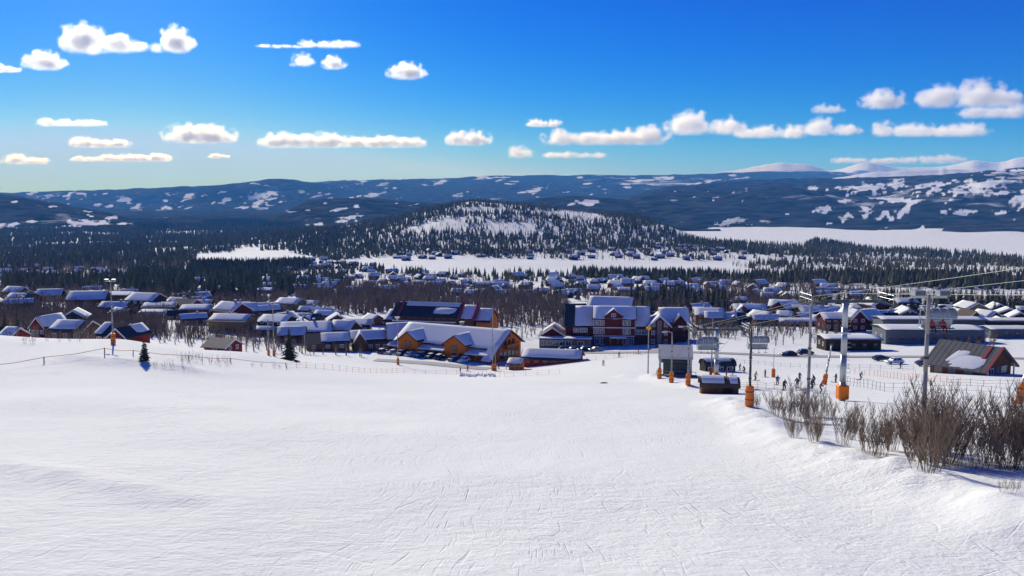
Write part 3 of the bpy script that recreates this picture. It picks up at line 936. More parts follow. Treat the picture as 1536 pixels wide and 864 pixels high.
# ------------------------------------------------------------------ the orange timber lodge
pl, pr = ground(579, 528), ground(743, 545)
mid = (pl + pr) / 2
Z_LODGE = min(pl.z, pr.z) + 0.3
L_ = math.hypot(pr.x - pl.x, pr.y - pl.y)
yaw_l = math.degrees(math.atan2(pr.y - pl.y, pr.x - pl.x))
lodge = building('timber_lodge', Vector((mid.x, mid.y, Z_LODGE)), yaw_l, 'long orange timber lodge with snowy roof and two front gables', 'lodge', radius=26)
hl = L_ / 2
vol(lodge, -hl + 4, hl, 1.0, 17.0, 4.5, 4.3, 'x', WOOD_ORANGE, ROOF_DARK, 0.5, ov=1.2, ovg=1.0, trim=TRIM_BROWN)
vol(lodge, -hl, -hl + 5, 3.0, 15.0, 3.8, 3.0, 'x', WOOD_ORANGE, ROOF_DARK, 0.45, ov=1.0, trim=TRIM_BROWN)
for cx_, w_, top in ((-hl + 10.5, 7.4, 5.0), (hl - 13.5, 7.8, 5.0)):
    vol(lodge, cx_ - w_ / 2, cx_ + w_ / 2, -2.2, 7.0, top, 2.6, 'y', WOOD_ORANGE, ROOF_DARK, 0.45, ov=0.7, ovg=0.8, trim=TRIM_BROWN, name='gable_bay')
    window(lodge, FRONT(-2.2), cx_, 3.9, 1.9, 1.8, TRIM_BROWN, 1)
    window(lodge, FRONT(-2.2), cx_ - .2, 1.3, 1.5, 1.7, TRIM_BROWN, 1)
for x_ in (-hl + 16.5, -hl + 20, -hl + 23.5, hl - 7.5):
    window(lodge, FRONT(1.0), x_, 3.55, 1.3, 1.3, TRIM_WHITE, 1)
for x_ in (-hl + 16.5, -hl + 19.5, -hl + 23):
    window(lodge, FRONT(1.0), x_, 1.0, 1.5, 1.6, TRIM_BROWN, 1)
def porch(root, x0, x1, y0, y1, z0, z1, posts=True):
    MB().slab([(x0, y0, z0), (x1, y0, z0), (x1, y1, z1), (x0, y1, z1)], 0.18).build('porch_roof', ROOF_DARK, root)
    MB().slab([(x0 + .1, y0 + .1, z0 + .22), (x1 - .1, y0 + .1, z0 + .22), (x1 - .1, y1 - .05, z1 + .22), (x0 + .1, y1 - .05, z1 + .22)], 0.38).build('porch_snow', SNOW, root)
    if posts:
        for x in np.linspace(x0 + .3, x1 - .3, 3):
            MB().box(x - .14, x + .14, y0 + .2, y0 + .48, -1.5, z0).build('post', WOOD_ORANGE, root)
porch(lodge, -hl + 14.4, hl - 17.6, -2.6, 0.9, 2.2, 3.0)
porch(lodge, hl - 9.4, hl - 1.2, -3.2, 0.9, 2.0, 3.0)
porch(lodge, -hl + 1.0, -hl + 6.6, -1.0, 2.9, 2.0, 3.2)
# steep side roof falling to the ground at the near corner
MB().slab([(hl - 2.6, -4.6, 0.6), (hl + 0.9, -4.6, 0.6), (hl + 0.9, 1.2, 4.4), (hl - 2.6, 1.2, 4.4)], 0.2).build('side_roof', ROOF_DARK, lodge)
MB().slab([(hl - 2.5, -4.5, 0.86), (hl + 0.8, -4.5, 0.86), (hl + 0.8, 1.1, 4.64), (hl - 2.5, 1.1, 4.64)], 0.36).build('side_roof_snow', SNOW, lodge)
MB().prism([(-4.2, -2), (0.98, -2), (0.98, 4.0)], hl - 0.5, hl - 0.15, 'x').build('side_wall', WOOD_ORANGE, lodge)
# gable end: balcony, windows, doors
EL = (hl, 9.0, math.pi / 2)
bl = MB()
bl.box(hl + .02, hl + 1.5, 4.8, 13.2, 3.55, 3.75)
bl.build('balcony_floor', WOOD_BROWN, lodge)
for k in range(22):
    y = 4.95 + k * .385
    MB().box(hl + 1.38, hl + 1.45, y, y + .30, 3.78, 4.75).build('baluster', WOOD_ORANGE, lodge)
MB().box(hl + 1.32, hl + 1.5, 4.8, 13.2, 4.76, 4.9).build('rail', WOOD_BROWN, lodge)
for u in (-2.6, 0, 2.6):
    window(lodge, EL, u, 5.2, 1.5, 1.5, TRIM_BROWN, 1)
window(lodge, EL, 0, 7.3, 1.8, 1.0, TRIM_BROWN, 2)
for u in (-5.4, -2.7, 0, 2.7, 5.4):
    window(lodge, EL, u, 1.6, 2.2, 2.2, TRIM_BROWN, 1)
door(lodge, (-hl + 10.5 + 2.2, -2.2, 0), 0, -.2, 1.2, 2.3, WOOD_BROWN)
door(lodge, (hl - 13.5 + 2.4, -2.2, 0), 0, -.2, 1.2, 2.3, WOOD_BROWN)
chimney(lodge, 2.0, 11.0, 6.6, 9.9, 1.1)

# ------------------------------------------------------------------ the red hotel
hp = gp(905, 303)
hotel = building('red_hotel', hp + Vector((0, 0, .2)), -6, 'large red hotel with snowy mansard dormers and rows of white framed windows', 'hotel', radius=24)
vol(hotel, -13, 15.5, 0, 14, 6.8, 5.6, 'x', WOOD_DEEP, ROOF_DARK, 0.45, ov=.8, cover=(.12, 1.0), trim=TRIM_WHITE)
vol(hotel, -3.2, 10.6, -1.2, 9, 9.4, 3.4, 'x', WOOD_HOTEL, ROOF_DARK, 0.5, ov=.7, trim=TRIM_BROWN, name='dormer_wall')
vol(hotel, 0.4, 6.4, -1.6, 5, 10.2, 2.2, 'y', WOOD_HOTEL, ROOF_DARK, 0.4, ov=.5, name='attic_gable')
for x0_, n__ in ((-1.0, 1), (6.8, 1)):
    for z in (7.9, 4.9):
        for k in range(4):
            window(hotel, FRONT(-1.2), x0_ - 1.9 + k * 1.25, z, 1.15, 1.9, TRIM_WHITE, 1)
for k in range(4):
    window(hotel, FRONT(0), -9.8 + k * 1.25, 5.0, 1.15, 1.7, TRIM_WHITE, 1)
    window(hotel, FRONT(0), 11.2 + k * 1.15, 4.6, 1.05, 1.8, TRIM_WHITE, 1)
window(hotel, FRONT(-1.6), 3.4, 10.6, 1.6, 1.2, TRIM_WHITE, 1)
MB().box(-3.6, 11.0, -1.9, -1.22, 6.15, 6.45).build('ledge_snow', SNOW, hotel)
MB().box(-3.2, 10.6, -1.8, -1.22, 3.25, 3.5).build('ledge_snow', SNOW, hotel)
# glazed ground floor
for k in range(7):
    window(hotel, FRONT(-1.2), -2.2 + k * 1.95, 1.5, 1.7, 2.3, TRIM_WHITE, 1)
porch(hotel, 2.0, 8.0, -4.4, -1.25, 2.75, 3.1)
vol(hotel, -22, -12.95, -2.5, 9.5, 3.1, 3.0, 'y', WOOD_DEEP, ROOF_BROWN, 0.3, ov=.5, cover=(.45, 1), trim=TRIM_WHITE, name='side_wing')
MB().box(-21.5, -4.0, -6.8, -2.55, -2, 2.7).build('glazed_lounge', BLUE_WALL, hotel)
MB().box(-21.8, -3.7, -7.1, -2.4, 2.72, 2.95).build('lounge_roof', ROOF_DARK, hotel)
MB().box(-21.7, -3.8, -7.0, -2.5, 2.96, 3.25).build('lounge_snow', SNOW, hotel)
for k in range(8):
    window(hotel, FRONT(-6.8), -20.2 + k * 2.1, 1.5, 1.9, 1.7, TRIM_WHITE, 1)
for x_ in (-9.4, -5.6):
    MB().box(x_ - .9, x_ + .9, -7.02, -6.95, 2.0, 2.68).build('sign_board', TRIM_RED, hotel)
# right wing with its gable towards the piste
vol(hotel, 15.45, 22.5, -3.4, 9, 7.4, 3.2, 'y', WOOD_HOTEL, ROOF_DARK, 0.4, ov=.6, trim=TRIM_WHITE, name='gable_wing')
MB().box(18.1, 19.6, -3.62, -3.41, -1, 9.2).build('stair_strip', WOOD_GREY, hotel)
for z in (2.0, 5.0, 7.8):
    for x in (16.8, 21.0):
        window(hotel, FRONT(-3.4), x, z, 1.2, 1.5, TRIM_WHITE, 1)
annex = building('dark_red_annex', gp(1017, 307) + Vector((0, 0, .2)), -4, 'tall dark red gabled annex with a snow ridge beside the red hotel', 'building', radius=9)
vol(annex, -6.0, 3.6, 0, 12, 6.6, 4.2, 'x', WOOD_DEEP, ROOF_DARK, .45, ov=.7, trim=TRIM_BROWN)
vol(annex, -2.8, 3.5, -2.0, 6, 5.6, 3.6, 'y', WOOD_DEEP, ROOF_DARK, .3, ov=.6, trim=TRIM_BROWN, name='gable_wing', cover=(.3, 1))
for z in (1.8, 4.6):
    for x in (-1.2, 1.8):
        window(annex, FRONT(-2.0), x, z, 1.1, 1.3, TRIM_BROWN, 1)
bt = building('black_tower_house', gp(868, 345) + Vector((0, 0, .2)), 14, 'tall black stained house standing behind the left end of the red hotel', 'building', radius=9)
vol(bt, -3.9, 3.9, 0, 9, 7.4, 3.8, 'x', WOOD_DARK, ROOF_DARK, 0, ov=.6)
vol(bt, -2.2, 2.2, -1, 6, 7.0, 2.6, 'y', WOOD_DARK, ROOF_DARK, 0, ov=.5, name='dormer')
for q in (-3.0, 0.5, 3.0):
    window(bt, FRONT(0 if q != .5 else -1), q, 5.6, 1.2, 1.4, TRIM_RED, 1)
snow_patch(bt, [(-3.8, .6, 8.2), (-2.5, .6, 8.2), (-2.5, 2.4, 9.7), (-3.8, 2.4, 9.7)], .2)
br = building('red_gabled_house', gp(915, 352) + Vector((0, 0, .2)), -18, 'house with bright red gable end behind the red hotel', 'house', radius=9)
vol(br, -9, 8, 0, 9, 9.6, 3.6, 'x', WOOD_RED, ROOF_DARK, .5, ov=.6, trim=TRIM_RED)
for q in (-6, -2, 2, 6): window(br, FRONT(0), q, 7.4, 1.2, 1.3, TRIM_WHITE, 1)

# ------------------------------------------------------------------ the big brown hotel behind the lodge
bh = building('brown_hotel', gp(655, 336) + Vector((0, 0, .2)), -14, 'long dark brown hotel with patchy snow and red gable trims behind the orange lodge', 'hotel', radius=22)
vol(bh, -18, 8, 0, 14, 8.0, 4.0, 'x', WOOD_BROWN, ROOF_DARK, 0, ov=.9)
MB().slab([(-14, 5.2, 11.25), (7.6, 5.2, 11.25), (7.6, 6.9, 12.25), (-14, 6.9, 12.25)], .3).build('ridge_snow', SNOW, bh)
MB().slab([(-17.6, 7.1, 12.3), (7.6, 7.1, 12.3), (7.6, 14.2, 8.2), (-17.6, 14.2, 8.2)], .3).build('back_snow', SNOW, bh)
for a_ in (-16, 8.6, 14.5):
    MB().slab([(a_, -1.2, 7.0), (a_ + .9, -1.2, 7.0), (a_ + .9, 7, 12.6), (a_, 7, 12.6)], .5).build('red_fin', TRIM_RED, bh)
vol(bh, 9.2, 14.2, .5, 13, 7.6, 4.0, 'x', WOOD_BROWN, ROOF_DARK, .45, ov=.8)
vol(bh, 15.4, 20.5, 1, 13, 6.6, 3.9, 'x', WOOD_ORANGE, ROOF_DARK, .4, ov=.8, trim=TRIM_RED)
for z in (2.0, 4.8, 7.4):
    for k in range(8):
        window(bh, FRONT(0), -15.6 + k * 2.9, z, 1.4, 1.5, TRIM_BROWN, 1)
MB().box(-17.5, 8, -1.6, -.02, 5.9, 6.2).build('balcony_snow', SNOW, bh)
MB().box(-17.6, 8.1, -1.7, -.01, 5.6, 5.88).build('balcony_floor', WOOD_BROWN, bh)
snow_patch(bh, [(-2, 1.0, 8.85), (7, 1.0, 8.85), (7, 4.6, 10.9), (-2, 4.6, 10.9)], .3)

# ------------------------------------------------------------------ the village houses one can pick out
# (px, py of the base or distance, width px, wall height m, rise m, depth m, ridge, yaw, wall, roof, cover, label, windows)
def simple_house(px, Y, wpx, h, rise, depth, ridge, yaw, wall, roof, cover, label, name='house', nwin=3, snow=.4, trim=TRIM_WHITE, cat='house', dz=.2, group=None, chim=False, floors=1):
    h *= .86; rise *= .86
    p = gp(px, Y) + Vector((0, 0, dz))
    w = .92 * px2m(wpx, Y) / max(.4, math.cos(math.radians(yaw)))
    r = building(name, p, yaw, label, cat, group, radius=max(w, depth) * .6)
    if ridge == 'x':
        vol(r, -w / 2, w / 2, 0, depth, h, rise, 'x', wall, roof, snow if cover else 0, ov=.7, trim=trim, cover=cover or (0, 1))
    else:
        vol(r, -w / 2, w / 2, 0, depth, h, rise, 'y', wall, roof, snow if cover else 0, ov=.6, trim=trim, cover=cover or (0, 1))
    for fl in range(floors):
        for k in range(nwin):
            x = -w / 2 + w * (k + .5) / nwin
            window(r, FRONT(0), x, h * .0 + 1.4 + fl * 2.7, min(1.3, w / nwin * .7), 1.2, TRIM_WHITE if trim is not None else TRIM_BROWN, 1)
    # windows in the end wall as well
    for u in (depth * .3, depth * .7):
        window(r, (w / 2, 0, math.pi / 2), u, 1.4, 1.1, 1.2, TRIM_WHITE, 1)
        window(r, (-w / 2, 0, -math.pi / 2), -u, 1.4, 1.1, 1.2, TRIM_WHITE, 1)
    if chim:
        chimney(r, w * .15, depth * .55, h + rise * .6, h + rise + 1.0)
    return r
SH = simple_house
SH(-2, 204, 32, 2.8, 2.4, 7, 'x', -16, WOOD_RED, ROOF_DARK, (.3, 1), 'bright red cottage half hidden by the snow crest beside two spruces')
h2 = SH(160, 206, 40, 2.9, 2.4, 8, 'x', -14, WOOD_RED, ROOF_DARK, (0, .35), 'red cottage with dark roof and twin gables behind the snow crest')
vol(h2, 2.0, 6.6, -1.6, 7, 2.4, 1.9, 'y', WOOD_RED, ROOF_DARK, .2, ov=.5, trim=TRIM_WHITE, cover=(.5, 1), name='gable_wing')
window(h2, FRONT(-1.6), 4.3, 1.6, 1.8, 1.1)
SH(57, 262, 24, 3.6, 3.0, 10, 'y', -12, WOOD_RED, ROOF_DARK, (0, 1), 'red gabled cottage with sunlit snowy roof beside dark spruces')
SH(98, 248, 58, 3.2, 2.6, 9, 'x', -10, WOOD_BROWN, ROOF_BROWN, (0, .8), 'wide brown cottage with a half bare turf roof among grey birches')
SH(110, 318, 36, 3.4, 2.8, 10, 'y', 16, WOOD_GREEN, ROOF_DARK, (0, 1), 'dark green gabled cottage behind the brown turf roofed cottage')
SH(14, 470, 32, 4.0, 3.0, 9, 'x', -20, WOOD_BROWN, ROOF_DARK, (0, 1), 'ochre brown chalet with blue shaded snow roof at the edge of the birches')
SH(38, 455, 10, 2.6, 1.4, 4, 'x', 0, WOOD_DARK, ROOF_DARK, (0, 1), 'tiny dark hut with a flat snow cap', nwin=1)
SH(72, 455, 36, 3.6, 3.0, 10, 'x', 12, WOOD_DARK, ROOF_DARK, (0, 1), 'black chalet with sunlit snowy roof beyond the birches')
SH(98, 462, 20, 4.0, 2.0, 9, 'x', 0, BLUE_WALL, ROOF_DARK, None, 'bare roofed dark blue house between two snow roofed chalets')
SH(128, 412, 56, 4.4, 3.6, 14, 'x', 10, WOOD_BROWN, ROOF_DARK, (0, 1), 'large brown chalet with a broad blue shaded snow roof')
SH(176, 428, 44, 6.4, 1.2, 12, 'x', -6, WOOD_OCHRE, ROOF_DARK, (0, 1), 'ochre building with a long flat sunlit snow roof', cat='building')
SH(208, 405, 46, 6.0, 3.0, 12, 'x', -12, WOOD_DARK, ROOF_DARK, (0, 1), 'tall dark blue chalet with smooth blue shaded snow roof', floors=2, nwin=4)
SH(238, 398, 48, 3.6, 1.6, 10, 'x', 8, WOOD_DARK, ROOF_DARK, (0, 1), 'low dark building with long white roof beside the tall dark blue chalet', cat='building')
SH(229, 376, 40, 2.6, .7, 8, 'x', 0, WHITE_WALL, ROOF_DARK, (0, 1), 'low white walled building with a flat snow roof', cat='building', nwin=4)
SH(270, 402, 34, 4.4, 2.6, 10, 'x', -18, WOOD_RED, ROOF_DARK, None, 'red house with bare dark roof between the long white roofs')
SH(292, 384, 44, 3.8, 1.5, 10, 'x', 6, WOOD_BROWN, ROOF_DARK, (0, 1), 'brown building under a thick rounded white roof', cat='building', snow=.8)
SH(332, 372, 40, 4.2, 3.6, 11, 'x', -34, WOOD_DEEP, ROOF_DARK, (0, 1), 'dark red chalet with steep shaded snow roof and white bargeboards', chim=True)
SH(340, 326, 62, 4.6, 2.2, 11, 'x', -8, WOOD_OCHRE, ROOF_DARK, (0, 1), 'long ochre hall with small windows and rounded snow roof', cat='building', nwin=5, trim=None)
SH(368, 382, 34, 4.0, 3.2, 11, 'x', 20, WOOD_BROWN, ROOF_DARK, (0, 1), 'brown chalet with low snowy gable behind the long ochre hall')
SH(322, 236, 40, 2.2, 2.0, 7, 'x', -22, WOOD_RED, ROOF_GREY, None, 'small red barn with bare grey roof beside the crest of the piste', cat='barn', nwin=1)
SH(406, 330, 44, 4.8, 2.2, 12, 'x', -10, WOOD_DARK, ROOF_DARK, (0, 1), 'dark chalet with tiered snow roofs beside the long ochre hall', floors=2)
SH(396, 322, 30, 2.4, 1.0, 4, 'x', -10, WOOD_BROWN, ROOF_DARK, (0, 1), 'low porch hut with blue shaded snow in front of the tiered chalet', nwin=2)
SH(428, 432, 36, 4.4, 2.4, 11, 'x', -16, WOOD_OCHRE, ROOF_DARK, (0, 1), 'ochre house with big white framed window and blue shaded roof', nwin=2)
SH(462, 440, 24, 3.6, 1.6, 9, 'x', 8, WOOD_BROWN, ROOF_DARK, (0, 1), 'brown house with thin sunlit roof in front of the birch wood')
h22 = SH(458, 312, 78, 4.2, 2.8, 15, 'x', 9, WOOD_DARK, ROOF_DARK, (0, 1), 'large dark chalet with two broad sunlit snow roofs and chimneys', nwin=6, chim=True, snow=.5)
vol(h22, -9, 0, -4, 4, 3.2, 2.2, 'x', WOOD_DARK, ROOF_DARK, .45, ov=.7, name='front_wing')
SH(508, 322, 34, 4.4, 3.0, 10, 'x', -14, WOOD_DARK, ROOF_DARK, (0, 1), 'dark house with smooth blue shaded roof beside the twin roofed chalet')
SH(492, 286, 66, 2.8, 2.8, 12, 'x', 14, WOOD_BROWN, ROOF_DARK, (.35, 1), 'low wide brown house with one white roof slope above the piste fence')
SH(534, 345, 44, 3.6, 1.8, 10, 'x', 4, WOOD_DARK, ROOF_DARK, (0, 1), 'black house with a low lumpy white roof behind the brown chalets')
h26 = SH(556, 294, 58, 3.6, 3.2, 12, 'x', 12, WOOD_BROWN, ROOF_DARK, (0, 1), 'brown chalet with sunlit roof next to the orange lodge', nwin=5)
vol(h26, 6, 15.5, -1, 11, 4.0, 4.2, 'x', WOOD_BROWN, ROOF_DARK, .5, ov=.8, name='side_wing')
vol(h26, -5.5, -1.5, -2.5, 6, 3.2, 2.8, 'y', WOOD_BROWN, ROOF_DARK, .3, ov=.5, name='gable_wing')
SH(584, 352, 18, 5.6, 4.2, 9, 'x', -30, WOOD_DARK, ROOF_DARK, (0, 1), 'steep roofed black house at the far corner of the brown hotel')
# right side of the village
h29 = SH(1064, 372, 44, 4.6, 2.6, 11, 'x', -8, WOOD_BROWN, ROOF_DARK, (0, 1), 'brown chalet cluster with several snow caps behind the dark red annex', floors=2)
vol(h29, -2, 5, -4, 3, 3.4, 2.0, 'x', WOOD_BROWN, ROOF_DARK, .5, ov=.6, name='front_wing')
h30 = SH(1126, 400, 50, 3.6, 2.6, 10, 'x', -4, WOOD_RED, ROOF_DARK, (0, 1), 'bright red house with long blue shaded snow roof', nwin=5)
vol(h30, -6.5, -1, -2.5, 6, 3.2, 2.2, 'y', WOOD_RED, ROOF_DARK, .4, ov=.5, name='gable_wing')
SH(1168, 412, 30, 4.6, 3.0, 10, 'x', -24, WOOD_DARK, ROOF_DARK, (0, 1), 'black chalet with blue shaded roof beside the bright red house')
SH(1192, 404, 30, 4.4, 3.4, 10, 'x', 26, WOOD_DEEP, ROOF_DARK, (0, 1), 'dark red chalet with a sunlit slope behind the black chalet')
SH(1176, 385, 20, 2.6, 1.8, 7, 'x', -20, WOOD_DARK, ROOF_DARK, (0, 1), 'little black house with a tilted blue snow roof below the dark chalets')
SH(1222, 395, 40, 3.2, 2.4, 10, 'x', 6, WOOD_BROWN, ROOF_DARK, (0, 1), 'brown house with long pale blue roof behind the lamp post')
SH(1200, 362, 62, 2.0, .8, 6, 'x', 0, WOOD_BROWN, ROOF_DARK, (0, 1), 'row of low sheds under a lumpy white snow blanket', cat='shed', snow=.9, nwin=6)
SH(1112, 470, 18, 3.2, 1.8, 7, 'x', -10, WOOD_DARK, ROOF_DARK, (0, 1), 'small dark cabin with white cap beyond the bright red house', nwin=2)
SH(1258, 340, 44, 5.0, 2.2, 10, 'x', 0, WOOD_DEEP, ROOF_DARK, (0, 1), 'dark red house behind the low white roofed kiosk', nwin=4, floors=2)
SH(1288, 336, 26, 5.6, 3.6, 12, 'y', 8, WOOD_DEEP, ROOF_DARK, (0, 1), 'steep dark red gabled house with white bargeboards near the lift tower', nwin=2, floors=2)
SH(1318, 345, 34, 4.6, 3.6, 12, 'x', 30, WOOD_DARK, ROOF_DARK, (0, 1), 'black chalet with steep white edged roof near the long flat hall', nwin=3)
SH(1322, 420, 34, 4.4, 3.4, 11, 'y', 12, WOOD_DEEP, ROOF_DARK, (0, 1), 'dark red gabled chalet with snow roof behind the black chalet', nwin=2)
SH(1280, 262, 90, 3.6, .5, 9, 'x', -2, WOOD_DARK, ROOF_DARK, (0, 1), 'low dark kiosk with a flat white roof and white door beside the road', cat='building', nwin=5, trim=None)
SH(1402, 285, 160, 4.6, .6, 12, 'x', -2, BLUE_WALL, ROOF_DARK, (0, 1), 'long slate blue hall with a flat white snow roof behind parked cars', cat='building', nwin=9, trim=None, dz=.5)
SH(1400, 318, 165, 5.8, .7, 10, 'x', -2, BLUE_WALL, ROOF_DARK, (0, 1), 'second long flat roofed hall stepped behind the slate blue one', cat='building', nwin=0, trim=None, dz=.5)
SH(1362, 420, 32, 6.2, 1.8, 9, 'x', 0, WOOD_DARK, ROOF_DARK, (0, 1), 'dark house with two level white roof in front of the spruce belt', floors=2)
SH(1364, 372, 30, 3.8, 2.4, 9, 'y', -12, WOOD_BROWN, ROOF_DARK, (0, 1), 'brown cottage with sunlit gable snow behind the long halls')
SH(1466, 400, 34, 5.2, 2.6, 11, 'y', 6, WOOD_OCHRE, ROOF_DARK, (0, 1), 'cream timber chalet with thick snow roof near the chairlift seat')
SH(1462, 336, 26, 4.6, 3.4, 9, 'y', 4, WOOD_BROWN, ROOF_BROWN, None, 'small brown gabled cabin with a bare roof near the long halls', nwin=1)
for px_, Y_, w_, lab in ((1440, 372, 26, 'dark'), (1492, 362, 28, 'dark'), (1514, 388, 36, 'dark'), (1530, 360, 30, 'dark'), (1500, 420, 26, 'dark')):
    SH(px_, Y_, w_, 3.4, 2.6, 9, 'y', random.Random(px_).uniform(-20, 20), WOOD_DARK, ROOF_DARK, (0, 1), 'dark cottage with arched white snow roof in the close row near the spruce belt', group='dark cottages near the spruce belt', nwin=2)
SH(1520, 330, 80, 3.8, .6, 9, 'x', 0, WOOD_DARK, ROOF_DARK, (0, 1), 'long low dark building with flat white roof behind the grey roofed shed', cat='building', nwin=5, trim=None)
SH(1518, 300, 70, 3.2, .6, 8, 'x', 0, BLUE_WALL, ROOF_DARK, (0, 1), 'flat white roofed store right behind the grey roofed shed', cat='building', nwin=4, trim=None)

# ------------------------------------------------------------------ the grey roofed shed by the ski area
sp = gp(1438, 185)
shed = building('grey_roofed_shed', sp + Vector((0, 0, -.3)), -56, 'low shed with a big bare grey roof, snow patch and red edged gable', 'shed', radius=11)
vol(shed, -6.4, 5.2, 0, 11, 2.2, 3.9, 'x', WOOD_BROWN, ROOF_GREY, 0, ov=1.1, ovg=1.2)
sl_ = 3.9 / 5.5
def roofpt(x, y, dz=.28):
    return (x, y, 2.2 + (y if y <= 5.5 else 11 - y) * sl_ + dz)
snow_patch(shed, [roofpt(-2.6, -.95), roofpt(5.0, -.95), roofpt(4.6, 2.4), roofpt(-1.6, 2.4)], .07)
snow_patch(shed, [roofpt(-3.4, .2), roofpt(.6, .2), roofpt(.6, 3.4), roofpt(-2.2, 3.4)], .06)
MB().slab([roofpt(3.6, 2.0, .3), roofpt(4.2, 2.0, .3), roofpt(4.2, 5.3, .3), roofpt(3.6, 5.3, .3)], .06).build('red_roof_strip', TRIM_RED, shed)
for s_, y_a, y_b in ((0, -1.1, 5.5), (1, 12.1, 5.5)):
    MB().slab([roofpt(6.0, y_a, .26), roofpt(6.46, y_a, .26), roofpt(6.46, y_b, .26), roofpt(6.0, y_b, .26)], .12).build('bargeboard', TRIM_RED, shed)
for k in range(11):
    x_ = -7.2 + k * 1.2
    MB().slab([roofpt(x_, -1.0, .26), roofpt(x_ + .07, -1.0, .26), roofpt(x_ + .07, 5.4, .26), roofpt(x_, 5.4, .26)], .015).build('roof_seam', ROOF_GREY, shed)
for x_ in (-4.5, -1.5, 2):
    door(shed, (x_, 0, 0), 0, -.1, 1.5, 1.9, WOOD_GREY)
window(shed, (5.2, 5.5, math.pi / 2), -2.6, 1.3, 2.2, 1.4); window(shed, (5.2, 5.5, math.pi / 2), 2.6, 1.3, 2.2, 1.4)
door(shed, (5.2, 5.5, math.pi / 2), 0, -.1, 1.4, 2.1, BLUE_WALL)
for y_ in (0.2, 10.8):
    MB().box(5.8, 6.05, y_ - .12, y_ + .12, -1, 2.3).build('post', TRIM_WHITE, shed)

# ------------------------------------------------------------------ kiosk, ramp hut and snow covered terrace by the lodge
kp = ground(772, 555)
kiosk = building('ticket_kiosk', kp, -18, 'small orange ticket kiosk with snow cap beside the orange lodge', 'kiosk', radius=3)
vol(kiosk, -1.8, 1.8, 0, 3.4, 2.1, .8, 'x', WOOD_ORANGE, ROOF_DARK, .4, ov=.7, z0=-.8)
window(kiosk, FRONT(0), .6, 1.2, 1.4, 1.1, WOOD_BROWN, 1); door(kiosk, (-1.0, 0, 0), 0, 0, .8, 1.9, WOOD_BROWN)
tp = ground(828, 547)
terrace = building('terrace_hall', tp, -12, 'low red trimmed hall buried under snow between lodge and red hotel', 'building', radius=11)
vol(terrace, -9, 8, 0, 9, 1.6, 2.0, 'x', WOOD_RED, ROOF_DARK, .55, ov=.8, trim=TRIM_RED, z0=-1.5)
for k in range(6): window(terrace, FRONT(0), -7.4 + k * 2.7, .8, 1.6, .9, TRIM_RED, 1)

# ------------------------------------------------------------------ far cabins: built once per kind, then copied
def cabin_kind(L, W, h, rise, ridge, wall, snow=.5, wing=False, wins=False, cover=(0.0, 1.0)):
    r = empty('cabin', (0, 0, 0))
    vol(r, -L / 2, L / 2, -W / 2, W / 2, h, rise, ridge, wall, ROOF_DARK, snow, ov=.9, ovg=.9, cover=cover)
    if wing:
        vol(r, -L * .1, L * .3, -W / 2 - 2.5, 0, h * .9, rise * .75, 'y', wall, ROOF_DARK, snow, ov=.6, name='wing')
    if wins:
        for x in (-L * .32, L * .40):
            window(r, FRONT(-W / 2), x, 1.5, 1.2, 1.1, TRIM_WHITE, 1)
        for u in (-W * .2, W * .2):
            window(r, (L / 2, 0, math.pi / 2), u, 1.5, 1.1, 1.1, TRIM_WHITE, 1)
        chimney(r, L * .18, W * .1, h + rise * .5, h + rise + .9, .7)
    return r
KINDS = []
for args, lab in (
    ((11, 8, 3.0, 2.4, 'x', WOOD_DARK), 'black cabin'), ((13, 9, 3.2, 2.8, 'x', WOOD_BROWN, .55, True), 'winged brown cabin'),
    ((9, 10, 3.2, 3.0, 'y', WOOD_DARK), 'black gable fronted cabin'), ((14, 8, 3.4, 2.2, 'x', WOOD_DEEP), 'dark red cabin'),
    ((10, 9, 4.6, 2.6, 'x', WOOD_BROWN), 'tall brown cabin'), ((8, 9, 3.0, 2.8, 'y', WOOD_BROWN), 'brown gable fronted cabin'),
    ((16, 9, 3.0, 1.6, 'x', BLUE_WALL, .6), 'long slate blue cabin'), ((9, 7, 2.8, 2.2, 'x', WOOD_OCHRE), 'ochre cabin'), ((12, 9, 3.2, 2.8, 'x', WOOD_DARK, .6, True), 'winged black cabin')):
    k_ = cabin_kind(*args); KINDS.append([k_, lab, False])
NEAR_KINDS = []
for args, lab in (((12, 8, 2.8, 2.2, 'x', WOOD_BROWN, .5, False, True), 'low brown house'), ((13, 9, 3.0, 2.4, 'x', WOOD_DARK, .45, True, True, (.0, .7)), 'winged black house with half bare roof'),
                  ((9, 11, 2.8, 2.6, 'y', WOOD_BROWN, .5, False, True), 'brown gable fronted house'), ((14, 8, 3.0, 1.8, 'x', WOOD_DEEP, .4, False, True, (.25, 1)), 'dark red house with patchy roof'),
                  ((11, 9, 3.0, 2.2, 'x', WOOD_OCHRE, .35, False, True, (.1, .8)), 'ochre house with thin roof snow'), ((10, 8, 2.6, 2.2, 'x', WOOD_DARK, 0, False, True), 'black house with bare roof')):
    NEAR_KINDS.append([cabin_kind(*args), lab, False])
def copy_tree(o, parent=None):
    c = o.copy(); col.objects.link(c)
    if parent is not None:
        c.parent = parent
    for ch in o.children:
        copy_tree(ch, c)
    return c
cab_rng = random.Random(21)
def inpoly(px, py, poly):
    px = np.asarray(px, float); py = np.asarray(py, float)
    ins = np.zeros(px.shape, bool)
    n = len(poly); j = n - 1
    for i in range(n):
        xi, yi = poly[i]; xj, yj = poly[j]
        c = ((yi > py) != (yj > py)) & (px < (xj - xi) * (py - yi) / (yj - yi + 1e-12) + xi)
        ins ^= c
        j = i
    return ins
